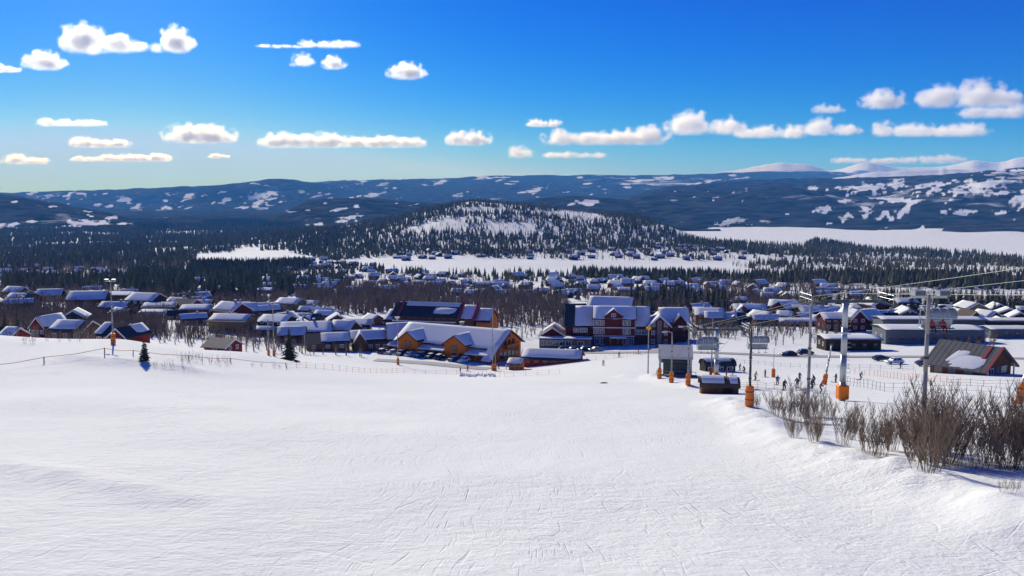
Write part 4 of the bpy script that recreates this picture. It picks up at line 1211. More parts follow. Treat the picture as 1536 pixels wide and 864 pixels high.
def cabins(poly, n, where, gap, weights=None, KINDS=KINDS, sizes=(.6, .95), cat='cabin', lead='snow roofed '):
    xs = [p[0] for p in poly]; ys = [p[1] for p in poly]
    made = tries = 0
    while made < n and tries < n * 30:
        tries += 1
        px, py = cab_rng.uniform(min(xs), max(xs)), cab_rng.uniform(min(ys), max(ys))
        if not bool(inpoly(px, py, poly)): continue
        g = ground(px, py)
        if any((g.x - a) ** 2 + (g.y - b) ** 2 < (gap + c * .5) ** 2 for a, b, c in FOOTPRINTS): continue
        k = cab_rng.choices(range(len(KINDS)), weights)[0]
        root = KINDS[k][0] if not KINDS[k][2] else copy_tree(KINDS[k][0])
        KINDS[k][2] = True
        s = cab_rng.uniform(*sizes)
        root.location = g; root.rotation_euler = (0, 0, math.radians(cab_rng.uniform(-40, 40))); root.scale = (s, s, s)
        tag(root, f'{lead}{KINDS[k][1]} {where}', cat, f'{KINDS[k][1]}s {where}')
        FOOTPRINTS.append((g.x, g.y, 9.0 * s))
        made += 1
NW = [3, 2, 2, 1.4, 1, 1.2]
cabins([(-20, 436), (150, 440), (300, 450), (420, 462), (570, 482), (570, 504), (420, 494), (260, 484), (150, 474), (-20, 462)], 34, 'in the close left part of the village', 7.5, NW, NEAR_KINDS, (.72, 1.0), 'house', '')
cabins([(1036, 462), (1240, 464), (1310, 470), (1310, 492), (1060, 496)], 18, 'around the bright red house', 7.5, NW, NEAR_KINDS, (.7, .95), 'house', '')
cabins([(1320, 470), (1550, 474), (1550, 500), (1330, 490)], 18, 'behind the long flat halls', 7.5, NW, NEAR_KINDS, (.7, .95), 'house', '')
W_ = [3, 2, 2, 1, 2, 2, 1, .8, 2]
cabins([(400, 408), (470, 398), (560, 404), (640, 410), (640, 440), (560, 446), (470, 440), (400, 436)], 46, 'on the near side of the white field', 13, W_)
cabins([(640, 412), (760, 414), (880, 418), (880, 446), (760, 452), (650, 446)], 40, 'between the birch wood and the white field', 13, W_)
cabins([(880, 420), (1000, 424), (1110, 428), (1110, 442), (960, 442), (880, 438)], 34, 'above the dark spruces behind the red hotel', 13, W_)
cabins([(700, 380), (840, 373), (1000, 368), (1110, 372), (1130, 388), (1040, 392), (880, 391), (720, 389)], 50, 'at the foot of the wooded hill', 17, W_)
cabins([(575, 385), (640, 378), (690, 381), (690, 388), (600, 392)], 12, 'in the forest edge left of the white field', 17, W_)
cabins([(0, 402), (170, 404), (180, 420), (0, 420)], 20, 'at the edge of the large left forest', 20, W_)
cabins([(1110, 432), (1240, 432), (1300, 445), (1240, 456), (1110, 452)], 16, 'in front of the small white meadow', 14, W_)
cabins([(280, 424), (420, 430), (420, 446), (300, 448)], 8, 'among the mixed trees on the left', 18, W_)
cabins([(440, 386), (560, 398), (560, 402), (430, 398)], 10, 'along the frozen pond', 16, W_)

# ------------------------------------------------------------------ lamp posts, pads
def pad(root, r, h, z0=0.0):
    m = MB()
    n = 12
    V = []
    for z, k in ((z0, 1.0), (z0 + h * .9, .92), (z0 + h, .8)):
        V += [(r * k * math.cos(2 * math.pi * i / n), r * k * math.sin(2 * math.pi * i / n), z) for i in range(n)]
    Fc = [(a * n + i, a * n + (i + 1) % n, (a + 1) * n + (i + 1) % n, (a + 1) * n + i) for a in range(2) for i in range(n)]
    Fc += [tuple(range(2 * n, 3 * n)), tuple(range(n - 1, -1, -1))]
    m.add(V, Fc)
    o = m.build('pad', ORANGE_PAD, root)
    s = MB()
    for z in (.3, .7):
        s.add([(r * 1.01 * math.cos(2 * math.pi * i / n), r * 1.01 * math.sin(2 * math.pi * i / n), z0 + h * (z + dz)) for dz in (0, .05) for i in range(n)],
              [(i, (i + 1) % n, n + (i + 1) % n, n + i) for i in range(n)])
    data_obj('strap', s.mesh('strap', STEEL_DARK), o)
    return o

def lamp_post(px, base_py, top_py, label, head='box', padded=True, r=.14, Y=None, lean=(0, 0), material=None, group=None, padh=1.8, padr=.42):
    p = ground(px, base_py) if Y is None else gp(px, Y)
    H = px2m(base_py - top_py, p.y) * 1.0
    root = empty('lamp_post' if head else 'post', p)
    root.rotation_euler = (math.radians(lean[0]), math.radians(lean[1]), 0)
    tag(root, label, 'lamp post' if head else 'post', group)
    material = material or POST_WOOD
    m = MB()
    for k in range(5):
        m.tube((0, 0, -1.2 + (H + 1.2) * k / 5), (0, 0, -1.2 + (H + 1.2) * (k + 1) / 5), r * (1.15 - .09 * k), r * (1.15 - .09 * (k + 1)), 10)
    m.build('pole', material, root, smooth=True)
    if padded: pad(root, padr, padh, .05)
    if head == 'box':
        MB().box(-.9, .9, -.06, .06, H - .12, H).build('crossbar', STEEL, root)
        for x in (-.62, .62):
            hd = MB().box(x - .28, x + .28, -.42, .1, H + .02, H + .30).build('lamp_head', STEEL, root)
            data_obj('lens', MB().box(x - .24, x + .24, -.45, -.425, H + .05, H + .27).mesh('lens', GLASS), hd)
    elif head == 'bar':
        MB().box(-1.6, 1.6, -.07, .07, H - .25, H - .1).build('crossbar', STEEL, root)
        for x in (-1.4, 1.4):
            hd = MB().box(x - .3, x + .3, -.4, .1, H - .08, H + .18).build('lamp_head', STEEL, root)
            data_obj('lens', MB().box(x - .26, x + .26, -.43, -.405, H - .05, H + .15).mesh('lens', GLASS), hd)
        MB().tube((0, 0, H - 1.2), (1.1, 0, H - .25), .04, .04, 6).tube((0, 0, H - 1.2), (-1.1, 0, H - .25), .04, .04, 6).build('brace', STEEL, root)
    elif head == 'arm':
        MB().tube((0, 0, H - .1), (-.5, -.1, H + .1), .07, .06, 8).tube((-.5, -.1, H + .1), (-1.1, -.2, H + .08), .06, .05, 8).build('arm', STEEL, root)
        hd = MB().box(-1.7, -1.0, -.42, -.02, H - .06, H + .16).build('lamp_head', STEEL, root)
        data_obj('lens', MB().box(-1.65, -1.05, -.38, -.06, H - .1, H - .065).mesh('lens', GLASS), hd)
    elif head == 'cone':
        hd = MB().prism([(-.75, H + .1), (.75, H + .1), (.12, H - .9), (-.12, H - .9)], -.3, .3, 'y').build('lamp_head', STEEL, root)
        data_obj('lens', MB().box(-.7, .7, -.34, -.305, H - .15, H + .06).mesh('lens', TRIM_WHITE), hd)
    for z in (H * .35, H * .62):
        MB().tube((0, 0, z), (0, 0, z + .12), r * 1.25, r * 1.25, 10).build('band', STEEL_DARK, root)
    return root
lamp_post(170, 516, 420, 'tall floodlight post with orange pad in front of the red twin gabled cottage')
lamp_post(411, 534, 452, 'floodlight post with wide crossbar beside a thick bare post on the piste edge', 'bar')
lamp_post(403, 533, 478, 'thick bare post with orange pad right beside the crossbar floodlight', None, r=.2)
lamp_post(597, 547, 474, 'floodlight post with cone shaped head in front of the orange lodge car park', 'cone')
lamp_post(739, 556, 456, 'tall thin post with orange pads at the near corner of the orange lodge', None, r=.13)
lamp_post(743, 556, 520, 'short post with orange pad beside the tall thin lodge post', None, r=.14)
p972 = lamp_post(972, 561, 487, 'unpadded dark post at the corner of the lift station hollow', None, padded=False, r=.12)
SIGN_YELLOW = mat('yellow_sign', (0.75, 0.42, 0.03), .5, .08)
MB().prism([(-.62, 9.2), (0, 8.65), (.62, 9.2), (0, 9.75)], -.2, -.14, 'y').build('sign_board', SIGN_YELLOW, p972)
lamp_post(989, 568, 522, 'short padded post on the snow edge beside the lift station', None, r=.13)
lamp_post(1007, 574, 496, 'padded lamp post with side arm on the snow rim of the lift station', 'arm')
lamp_post(1032, 578, 488, 'padded lamp post with side arm in front of the lift station roof', 'arm', r=.13)
lamp_post(1067, 566, 474, 'slim padded post beside the small lift tower', None, r=.12)
lamp_post(1124, 609, 490, 'slim dark post with orange pad above the barrel roofed hut', None, r=.12, material=STEEL_DARK, padr=.42)
lamp_post(1211, 628, 454, 'tall wooden lamp post with flat head rising from the brown shrubs', 'arm', padded=False, r=.14)
lamp_post(1382, 690, 436, 'tallest wooden lamp post with box head rising from the dense shrubs', 'box', padded=False, r=.125)
lamp_post(1236, 577, 516, 'leaning post with orange pad on the beginners slope', None, r=.16, lean=(0, 9), material=STEEL)
lamp_post(1527, 606, 515, 'leaning steel post with orange pad beside the shrubs', None, r=.22, lean=(0, 11), material=STEEL, padh=2.4, padr=.42)
lamp_post(1160, 566, 520, 'thin padded post on the beginners slope near the skiers', None, r=.06)

# ------------------------------------------------------------------ chairlift
ta = ground(1263, 601); tb = ground(1074, 577)
LX = ta.x
zA = at(1263, 447, ta.y).z
zB = at(1074, 491, tb.y).z
GAUGE = 3.7
def tower(p, ztop, label, r=.36, wide=GAUGE, padr=.62):
    root = empty('lift_tower', p); tag(root, label, 'lift tower')
    H = ztop - p.z
    m = MB()
    for k in range(4):
        m.tube((0, 0, -1 + (H + .8) * k / 4), (0, 0, -1 + (H + .8) * (k + 1) / 4), r * (1.08 - .05 * k), r * (1.08 - .05 * (k + 1)), 14)
    m.build('mast', STEEL, root, smooth=True)
    for z in (H * .33, H * .66):
        MB().tube((0, 0, z), (0, 0, z + .14), r * 1.22, r * 1.22, 14).build('flange', STEEL, root)
    pd = MB().box(-padr, padr, -padr, padr, .2, 1.9).build('pad', ORANGE_PAD, root)
    bv = pd.modifiers.new('round', 'BEVEL'); bv.width = .18; bv.segments = 3
    MB().box(-wide, wide, -.18, .18, H - .55, H - .2).build('crossarm', STEEL_DARK, root)
    for s in (-1, 1):
        x = s * wide
        m = MB().box(x - .1, x + .1, -2.1, 2.1, H - .25, H - .02)
        m.build('sheave_beam', STEEL_DARK, root)
        for k in range(6):
            y = -1.75 + k * .7
            MB().tube((x - .16, y, H - .08), (x + .16, y, H - .08), .26, .26, 14).build('sheave', STEEL_DARK, root)
        w = MB().box(x + s * .35, x + s * .95, -2.2, 2.2, H - .62, H - .56)
        w.build('catwalk', STEEL_DARK, root)
        for yy in (-2.1, 0, 2.1):
            MB().tube((x + s * .95, yy, H - .56), (x + s * .95, yy, H + .5), .035, .035, 6).build('railing_post', STEEL, root)
        MB().tube((x + s * .95, -2.1, H + .5), (x + s * .95, 2.1, H + .5), .035, .035, 6).tube((x + s * .95, -2.1, H), (x + s * .95, 2.1, H), .025, .025, 6).build('railing', STEEL, root)
    # lifting frame
    for s in (-1, 1):
        MB().tube((s * wide * .86, 0, H - .2), (s * wide * .72, 0, H + 1.0), .07, .07, 6).tube((s * wide * .72, 0, H + 1.0), (s * wide * .58, 0, H - .2), .07, .07, 6).build('lifting_frame', STEEL_DARK, root)
    MB().box(-wide * .95, wide * .95, -.05, .05, H + .98, H + 1.1).build('frame_beam', STEEL_DARK, root)
    for k in range(int(H / .5)):
        MB().box(r * .6, r * .6 + .35, -r - .16, -r - .1, .4 + k * .5, .45 + k * .5).build('rung', STEEL, root)
    return root
tower(ta, zA, 'tall grey chairlift tower with orange pad and broad crossarm above the shrubs')
tower(Vector((tb.x, tb.y, tb.z)), zB, 'smaller grey chairlift tower beside the lift station')
def cable(name, pts, r, label, sag=0.0):
    m = MB()
    P = []
    for (a, b) in zip(pts[:-1], pts[1:]):
        n = 14
        for k in range(n):
            t = k / n
            q = Vector(a).lerp(Vector(b), t); q.z -= sag * 4 * t * (1 - t) * (Vector(b) - Vector(a)).length / 60
            P.append(q)
    P.append(Vector(pts[-1]))
    o = data_obj(name, m.path([p for p in P], r, 6).mesh(name, STEEL_DARK))
    return tag(o, label, 'cable')
station_p = ground(1040, 566)
st_z = station_p.z + 4.4
UP = 0.172
cable('haul_rope', [(station_p.x + GAUGE + .5, station_p.y, st_z), (tb.x + GAUGE, tb.y, zB + .2), (ta.x + GAUGE, ta.y, zA + .2), (ta.x + GAUGE, -30, zA + .2 + UP * (ta.y + 30))], .026, 'steel haul rope of the chairlift carrying the large hooded chair', .35)
cable('haul_rope', [(station_p.x - GAUGE + .5, station_p.y, st_z), (tb.x - GAUGE, tb.y, zB + .2), (ta.x - GAUGE, ta.y, zA + .2), (ta.x - GAUGE, -30, zA + .2 + UP * (ta.y + 30))], .026, 'steel haul rope of the chairlift on the side of the piste', .35)
cable('signal_cable', [tuple(at(1075, 487, tb.y)), tuple(at(1263, 440, ta.y)), tuple(at(1640, 443, 62))], .022, 'thin level signal cable strung from the top of the tall lift tower', .05)

m_, n_, b_ = new_mat('tinted_hood')
b_.inputs['Base Color'].default_value = (0.42, 0.46, 0.48, 1); b_.inputs['Roughness'].default_value = 0.12
b_.inputs['Transmission Weight'].default_value = 0.55; b_.inputs['IOR'].default_value = 1.1
nz_ = n_.nodes.new('ShaderNodeTexNoise'); nz_.inputs['Scale'].default_value = 2
rr_ = n_.nodes.new('ShaderNodeMapRange'); rr_.inputs['To Min'].default_value = .08; rr_.inputs['To Max'].default_value = .3
n_.links.new(nz_.outputs['Fac'], rr_.inputs['Value']); n_.links.new(rr_.outputs[0], b_.inputs['Roughness'])
HOOD = m_
CUSHION = mat('grey_cushion', (0.16, 0.17, 0.17), 0.8, 0.1)
SEAT_SHELL = mat('pale_seat_shell', (0.50, 0.52, 0.52), 0.5, 0.08)
def chair(p, label, yaw=0.0):
    """a hooded six seat chair hanging from the rope at p"""
    root = empty('chairlift_chair', p, yaw); tag(root, label, 'chairlift chair')
    MB().path([(0, 0, .12), (.0, .3, -.2), (0, .42, -.9), (0, .3, -1.7), (0, .1, -2.15)], .07, 8).build('hanger', STEEL_DARK, root)
    MB().box(-.16, .16, -.35, .35, -.12, .14).build('grip', STEEL_DARK, root)
    w = 1.6
    MB().path([(-w, .1, -2.2), (w, .1, -2.2)], .06, 8).path([(-w, .1, -2.2), (-w, .3, -3.9), (-w, -.6, -4.0)], .05, 8).path([(w, .1, -2.2), (w, .3, -3.9), (w, -.6, -4.0)], .05, 8).build('frame', STEEL, root)
    n = 9
    V = []; Fc = []
    for xx in (-w, -w * .5, 0, w * .5, w):
        for k in range(n):
            a = math.pi * (.08 + .62 * k / (n - 1))
            V.append((xx * (1 - .06 * (k == 0)), .55 - 1.25 * math.cos(a - .25) - .35, -3.25 + 1.3 * math.sin(a) + .0))
    for i in range(4):
        for k in range(n - 1):
            Fc.append((i * n + k, i * n + k + 1, (i + 1) * n + k + 1, (i + 1) * n + k))
    hd = MB().add(V, Fc).build('hood', HOOD, root, smooth=True)
    so = hd.modifiers.new('thick', 'SOLIDIFY'); so.thickness = .03
    for i in range(5):
        rib = MB().path([Vector(V[i * n + k]) * 1.0 + Vector((0, 0, .03)) for k in range(n)], .028, 6)
        data_obj('rib', rib.mesh('rib', SEAT_SHELL), hd)
    for k in range(6):
        x = -w + .12 + (k + .5) * (2 * w - .24) / 6
        s = MB().box(x - .24, x + .24, -.55, .05, -4.02, -3.92).build('seat', CUSHION, root)
        MB().box(x - .24, x + .24, .05, .15, -3.9, -3.2).build('backrest', SEAT_SHELL, root)
    MB().path([(-w + .1, -.5, -3.55), (w - .1, -.5, -3.55)], .03, 6).path([(-w + .1, -.5, -3.55), (-w + .1, .1, -2.9)], .03, 6).path([(w - .1, -.5, -3.55), (w - .1, .1, -2.9)], .03, 6).build('safety_bar', STEEL, root)
    for k in range(3):
        x = -w * .66 + k * w * .66
        MB().path([(x, -.5, -3.55), (x, -.75, -4.45)], .022, 6).box(x - .22, x + .22, -.85, -.7, -4.5, -4.44).build('footrest', STEEL_DARK, root)
    return root
Yc = F * (ta.x + GAUGE) / (1414 - 768) * 1.006
zc_ = zA + .2 + UP * (ta.y - Yc) - .12
chair_p = Vector((ta.x + GAUGE, Yc, zc_ - .0))
chair(chair_p, 'large hooded chairlift chair with two red clad riders above the grey roofed shed', 0.0)
for px_, sgn, yy, lab in ((1046, -1, 141.0, 'hooded empty chair hanging close to the small lift tower on the piste side'), (1120, 1, 139.0, 'hooded empty chair hanging close to the small lift tower on the far rope')):
    t_ = (tb.y - yy) / (tb.y - ta.y)
    q = Vector((tb.x + sgn * GAUGE, tb.y, zB + .2)).lerp(Vector((ta.x + sgn * GAUGE, ta.y, zA + .2)), t_)
    q.z -= .25
    chair(q, lab)

# ------------------------------------------------------------------ lift station, operator hut, barrel hut
ls = building('lift_station', station_p + Vector((-3.0, 3.0, 0)), -10, 'chairlift valley station with a pale pitched roof over a dark open hall', 'lift station', radius=10)
PALE = mat('pale_sheet_roof', (0.50, 0.50, 0.47), .6, .12, .6)
MB().prism([(-1.5, 3.4), (7.5, 3.4), (7.5, 3.62), (3.6, 5.4), (-1.5, 3.95)], -3.6, 3.4, 'x').build('roof', PALE, ls)
MB().slab([(-3.6, -1.6, 3.9), (3.4, -1.6, 3.9), (3.4, 3.6, 5.45), (-3.6, 3.6, 5.45)], .12).build('roof_sheet', PALE, ls)
MB().box(-3.2, 3.0, .2, 6.8, 2.35, 2.88).build('drive_housing', STEEL_DARK, ls)
MB().box(-2.6, 2.4, 1.5, 6.0, -1.0, 1.98).build('machine_room', STEEL_DARK, ls)
for x in (-3.2, 3.0):
    for y in (-1.0, 6.8):
        MB().box(x - .2, x + .2, y - .2, y + .2, -1.5, 3.4).build('column', STEEL, ls)
MB().box(-5.2, 4.2, -3.6, -1.2, -.4, .25).build('boarding_deck', WOOD_GREY, ls)
MB().tube((-3.9, -1.5, .9), (4.0, -1.5, .9), .06, .06, 6).tube((-3.9, -1.5, .2), (-3.9, -1.5, .9), .06, .06, 6).tube((4, -1.5, .2), (4, -1.5, .9), .06, .06, 6).build('barrier', STEEL, ls)
MB().tube((0, 3.2, 2.9), (0, 3.2, 3.2), 2.4, 2.4, 24).build('bull_wheel', STEEL_DARK, ls)
def barrel(root, L, W, h, rise, wall, roof, z0=-.8):
    n = 12
    arc = [(W / 2 * math.cos(math.pi * k / n), h + rise * math.sin(math.pi * k / n)) for k in range(n + 1)]
    MB().prism([(-W / 2, z0), (W / 2, z0)] + arc, -L / 2, L / 2, 'x').build('wall', wall, root)
    out = [(1.06 * a, h + (b - h) * 1.06 + .05) for a, b in arc]
    ring = out + [(a * .995, b - .06) for a, b in out[::-1]]
    MB().prism(ring, -L / 2 - .25, L / 2 + .25, 'x').build('roof', roof, root)
    m = MB()
    sn = [(1.075 * a, h + (b - h) * 1.06 + .08) for a, b in arc][2:-2]
    sn2 = [(a * 1.02, b + .22 - .1 * abs(a)) for a, b in sn]
    return sn, sn2
bp_ = ground(1078, 590)
bh_ = building('barrel_hut', bp_, -8, 'brown barrel roofed hut with patchy snow on top at the piste edge', 'hut', radius=4)
sn, sn2 = barrel(bh_, 5.0, 3.4, 1.1, 1.1, WOOD_BROWN, ROOF_BROWN)
MB().prism(sn + sn2[::-1], -2.4, .6, 'x').build('roof_snow', SNOW, bh_)
MB().prism(sn[2:] + sn2[2:][::-1], 1.4, 2.4, 'x').build('roof_snow', SNOW, bh_)
for x in np.linspace(-2.2, 2.2, 8):
    MB().box(x - .28, x + .28, -1.76, -1.71, -.6, 1.08).build('plank', WOOD_BROWN, bh_)
door(bh_, (1.1, -1.78, 0), 0, -.3, 1.0, 1.3, WOOD_DARK)
op_ = gp(1076, 200)
oh_ = building('operator_hut', op_, 6, 'dark round roofed operator hut with snow beside the lift station', 'hut', radius=5)
sn, sn2 = barrel(oh_, 7.0, 4.2, 1.5, 1.3, WOOD_DARK, ROOF_DARK)
MB().prism(sn[3:-1] + sn2[3:-1][::-1], -3.2, 2.6, 'x').build('roof_snow', SNOW, oh_)
for x in (-2.2, 0, 2.2): window(oh_, FRONT(-2.1), x, .9, 1.4, 1.0)

# ------------------------------------------------------------------ fences
ROPE_RED = mat('red_rope', (0.50, 0.07, 0.03), .7, .15)
POST_ORANGE = mat('orange_stake', (0.62, 0.14, 0.03), .6, .1)
POST_DARK = mat('dark_stake', (0.10, 0.075, 0.06), .8, .2)
def fence(pts, label, step, hgt, post_mat, net_mat, rows, r=.03, name='net_fence', cat='fence', wob=.0, seed=1):
    G = [ground(p, q) for p, q in pts]
    root = empty(name, G[0]); tag(root, label, cat)
    rnd = random.Random(seed)
    cum = [0]
    for a, b in zip(G[:-1], G[1:]): cum.append(cum[-1] + (b - a).length)
    n = max(2, int(cum[-1] / step))
    P = []
    for k in range(n + 1):
        s = cum[-1] * k / n
        x = float(np.interp(s, cum, [v.x for v in G])); y = float(np.interp(s, cum, [v.y for v in G]))
        P.append(Vector((x, y, gz(x, y))))
    tops = []
    for p in P:
        q = p - G[0]
        h = hgt * rnd.uniform(.9, 1.1)
        lean = Vector((rnd.uniform(-wob, wob), rnd.uniform(-wob, wob), 0))
        MB().tube(q + Vector((0, 0, -.3)), q + Vector((0, 0, h)) + lean, r, r, 6).build('stake', post_mat, root)
        tops.append((q, h, lean))
    m = MB()
    for f in rows:
        for (q, h, l), (q2, h2, l2) in zip(tops[:-1], tops[1:]):
            a = q + Vector((0, 0, h * f)) + l * f; b = q2 + Vector((0, 0, h2 * f)) + l2 * f
            c = (a + b) / 2 - Vector((0, 0, .06 * step / 3))
            m.tube(a, c, r * .5, r * .5, 4).tube(c, b, r * .5, r * .5, 4)
    m.build('net', net_mat, root)
    return root
fence([(-30, 560), (40, 549), (90, 542), (140, 537), (205, 533), (270, 541), (345, 546), (430, 553)], 'sagging red rope fence running along the crest of the piste', 9, 1.0, POST_DARK, ROPE_RED, (.92,), r=.07, wob=.15)
fence([(430, 552), (500, 556), (600, 560), (700, 562), (760, 566), (840, 561)], 'long orange net fence along the lower piste in front of the orange lodge', 3.2, 1.2, POST_ORANGE, POST_ORANGE, (.2, .6, .95), wob=.1)
fence([(1275, 561), (1310, 564), (1375, 572), (1440, 576)], 'orange stake net fence on the beginners slope behind the lift tower', 1.8, 1.3, POST_ORANGE, POST_ORANGE, (.25, .6, .95))
fence([(1270, 578), (1330, 588), (1390, 591), (1470, 594), (1530, 600)], 'dark stake fence behind the brown shrubs', 2.0, 1.4, POST_DARK, POST_DARK, (.5, .95), wob=.15)
fence([(1420, 578), (1470, 580), (1525, 582)], 'wooden stake fence below the grey roofed shed', 2.2, 1.2, POST_DARK, POST_DARK, (.5, .9))
fence([(1105, 582), (1140, 583), (1200, 586)], 'orange net fence beside the barrel roofed hut', 1.6, 1.1, POST_ORANGE, POST_ORANGE, (.3, .6, .9))
fence([(1080, 543), (1120, 546), (1160, 550), (1200, 552)], 'low dark fence between the road and the beginners slope', 2.4, 1.1, POST_DARK, POST_DARK, (.4, .9))
fence([(1210, 552), (1300, 554), (1370, 556)], 'grey roadside fence in front of the parked cars', 2.4, 1.1, POST_DARK, POST_WOOD, (.4, .9))
fence([(800, 551), (860, 545), (920, 538), (970, 531)], 'reddish stake fence along the snow edge in front of the red hotel', 2.6, 1.4, TRIM_BROWN, POST_ORANGE, (.3, .8), wob=.1)
fence([(478, 519), (520, 522), (575, 530)], 'wooden rail fence below the brown chalet beside the lodge', 2.2, 1.2, WOOD_GREY, WOOD_GREY, (.35, .65, .95), r=.05)

# ------------------------------------------------------------------ cars
TYRE = mat('tyre_rubber', (0.02, 0.02, 0.02), .85, .2)
RIM = mat('alloy_rim', (0.4, 0.4, 0.42), .35, .05, metal=.8)
HEADLIGHT = mat('headlight_glass', (0.6, 0.62, 0.65), .15, .05)
TAIL = mat('tail_light', (0.35, 0.02, 0.02), .3, .05)
PAINTS = {}
def paint(name, rgb):
    if name not in PAINTS:
        m = mat('paint_' + name, rgb, .35, .04)
        m.node_tree.nodes['Principled BSDF'].inputs['Coat Weight'].default_value = .5
        PAINTS[name] = m
    return PAINTS[name]
def car(p, yaw, pname, rgb, label, snow=True, suv=False, group=None):
    root = empty('parked_car', p, math.radians(yaw)); tag(root, label, 'car', group)
    H = 1.68 if suv else 1.46
    L = 4.6
    half = .9
    low = [(-2.3, .45), (-2.3, .78), (-2.15, .95), (-1.0, 1.0), (1.9, 1.0), (2.25, .9), (2.3, .5), (1.9, .3), (-1.9, .3)]
    b = MB().prism(low, -half, half, 'y').build('body', paint(pname, rgb), root)
    bv = b.modifiers.new('round', 'BEVEL'); bv.width = .07; bv.segments = 2
    # cabin tapers inwards
    c0 = [(-1.05, .99), (-.35, H), (1.55 if suv else 1.2, H), (2.05, .99)]
    V = [(x, -half * (.97 if z < 1 else .78), z) for x, z in c0] + [(x, half * (.97 if z < 1 else .78), z) for x, z in c0]
    MB().add(V, [(0, 1, 2, 3), (7, 6, 5, 4), (0, 4, 5, 1), (1, 5, 6, 2), (2, 6, 7, 3), (3, 7, 4, 0)]).build('cabin', paint(pname, rgb), root)
    for s in (-1, 1):
        def side(x, z):
            k = .97 + (.78 - .97) * (z - .99) / (H - .99)
            return (x, s * (half * k + .012), z)
        for xa, xb in ((-.72, .28), (.36, 1.35)):
            up = H - .08
            MB().add([side(xa, 1.04), side(xb, 1.04), side(xb - .05, up), side(xa + .28 if xa < 0 else xa, up)], [(0, 1, 2, 3)]).build('side_window', GLASS, root)
    MB().add([(-1.0, -.8, 1.03), (-1.0, .8, 1.03), (-.42, .66, H - .06), (-.42, -.66, H - .06)], [(0, 1, 2, 3)]).build('windscreen', GLASS, root)
    xr = 1.55 if suv else 1.2
    MB().add([(2.04, -.8, 1.03), (2.04, .8, 1.03), (xr + .06, .66, H - .06), (xr + .06, -.66, H - .06)], [(0, 1, 2, 3)]).build('rear_window', GLASS, root)
    for x in (-1.42, 1.42):
        for s in (-1, 1):
            w = MB().tube((x, s * .74, .33), (x, s * .93, .33), .34, .34, 16).build('wheel', TYRE, root)
            data_obj('rim', MB().tube((x, s * .932, .33), (x, s * .945, .33), .2, .2, 12).mesh('rim', RIM), w)
    for s in (-1, 1):
        MB().box(-2.33, -2.22, s * .6 - .2, s * .6 + .2, .66, .82).build('headlight', HEADLIGHT, root)
        MB().box(2.22, 2.33, s * .68 - .14, s * .68 + .14, .68, .88).build('tail_light', TAIL, root)
    if snow:
        sn_ = MB().box(-.45, xr + .05, -.66, .66, H + .01, H + .16).build('roof_snow', SNOW, root)
        bv = sn_.modifiers.new('round', 'BEVEL'); bv.width = .06; bv.segments = 2
        sn_ = MB().box(-2.1, -1.15, -.78, .78, 1.01, 1.12).build('bonnet_snow', SNOW, root)
        bv = sn_.modifiers.new('round', 'BEVEL'); bv.width = .05; bv.segments = 2
    return root
COLS = [('black', (.012, .012, .014)), ('slate', (.06, .08, .11)), ('white', (.75, .75, .75)), ('silver', (.35, .36, .38)), ('navy', (.02, .035, .09)), ('dark green', (.015, .04, .035)), ('red', (.25, .02, .02))]
lv = Vector((pr.x - pl.x, pr.y - pl.y, 0)).normalized(); ln_ = Vector((lv.y, -lv.x, 0))
for k in range(9):
    c_ = COLS[[1, 3, 0, 2, 4, 0, 5, 1, 2][k]]
    s_ = 3.2 + k * 3.7 + (1.4 if k > 6 else 0)
    q = Vector((pl.x, pl.y, 0)) + lv * s_ + ln_ * 6.2
    q.z = gz(q.x, q.y)
    car(q, yaw_l + 90 + random.Random(k).uniform(-9, 9) + (180 if k % 3 == 0 else 0), c_[0], c_[1], f'{c_[0]} snow capped car in the row parked before the orange lodge', True, k % 2 == 0, 'cars parked before the orange lodge')
for px_, py_, yw, ci, lab, su in ((1341, 546, 8, 2, 'white estate car parked beside the low dark kiosk', True), (1388, 549, 172, 1, 'slate car parked behind the tallest lamp post', False), (1396, 543, 168, 6, 'red car parked behind the slate car', False),
                                  (1183, 534, 4, 0, 'black car on the road beside the beginners slope', False), (1208, 532, 182, 4, 'navy car following the black car on the road', True), (1322, 541, 190, 0, 'black car with open view to the white estate car', False)):
    car(ground(px_, py_), yw, *COLS[ci], lab, False, su)
for k, px_ in enumerate((842, 858, 876, 893)):
    car(ground(px_, 527), 4 + k * 3, *COLS[[4, 1, 0, 3][k]], f'{COLS[[4, 1, 0, 3][k]][0]} car parked in the shade of the red hotel', False, k % 2 == 0, 'cars before the red hotel')

# ------------------------------------------------------------------ people
def person_mat(name, trousers, jacket, head, z1, z2):
    m, n, b = new_mat('clothing_' + name)
    tc = n.nodes.new('ShaderNodeTexCoord'); sx = n.nodes.new('ShaderNodeSeparateXYZ')
    n.links.new(tc.outputs['Object'], sx.inputs[0])
    mr = n.nodes.new('ShaderNodeMapRange'); mr.inputs['From Min'].default_value = 0; mr.inputs['From Max'].default_value = 2
    n.links.new(sx.outputs['Z'], mr.inputs['Value'])
    rp = n.nodes.new('ShaderNodeValToRGB'); rp.color_ramp.interpolation = 'CONSTANT'
    rp.color_ramp.elements[0].color = (*trousers, 1)
    e = rp.color_ramp.elements[1]; e.position = z1 / 2; e.color = (*jacket, 1)
    e = rp.color_ramp.elements.new(z2 / 2); e.color = (*head, 1)
    n.links.new(mr.outputs[0], rp.inputs[0]); n.links.new(rp.outputs[0], b.inputs['Base Color'])
    b.inputs['Roughness'].default_value = .8
    return m
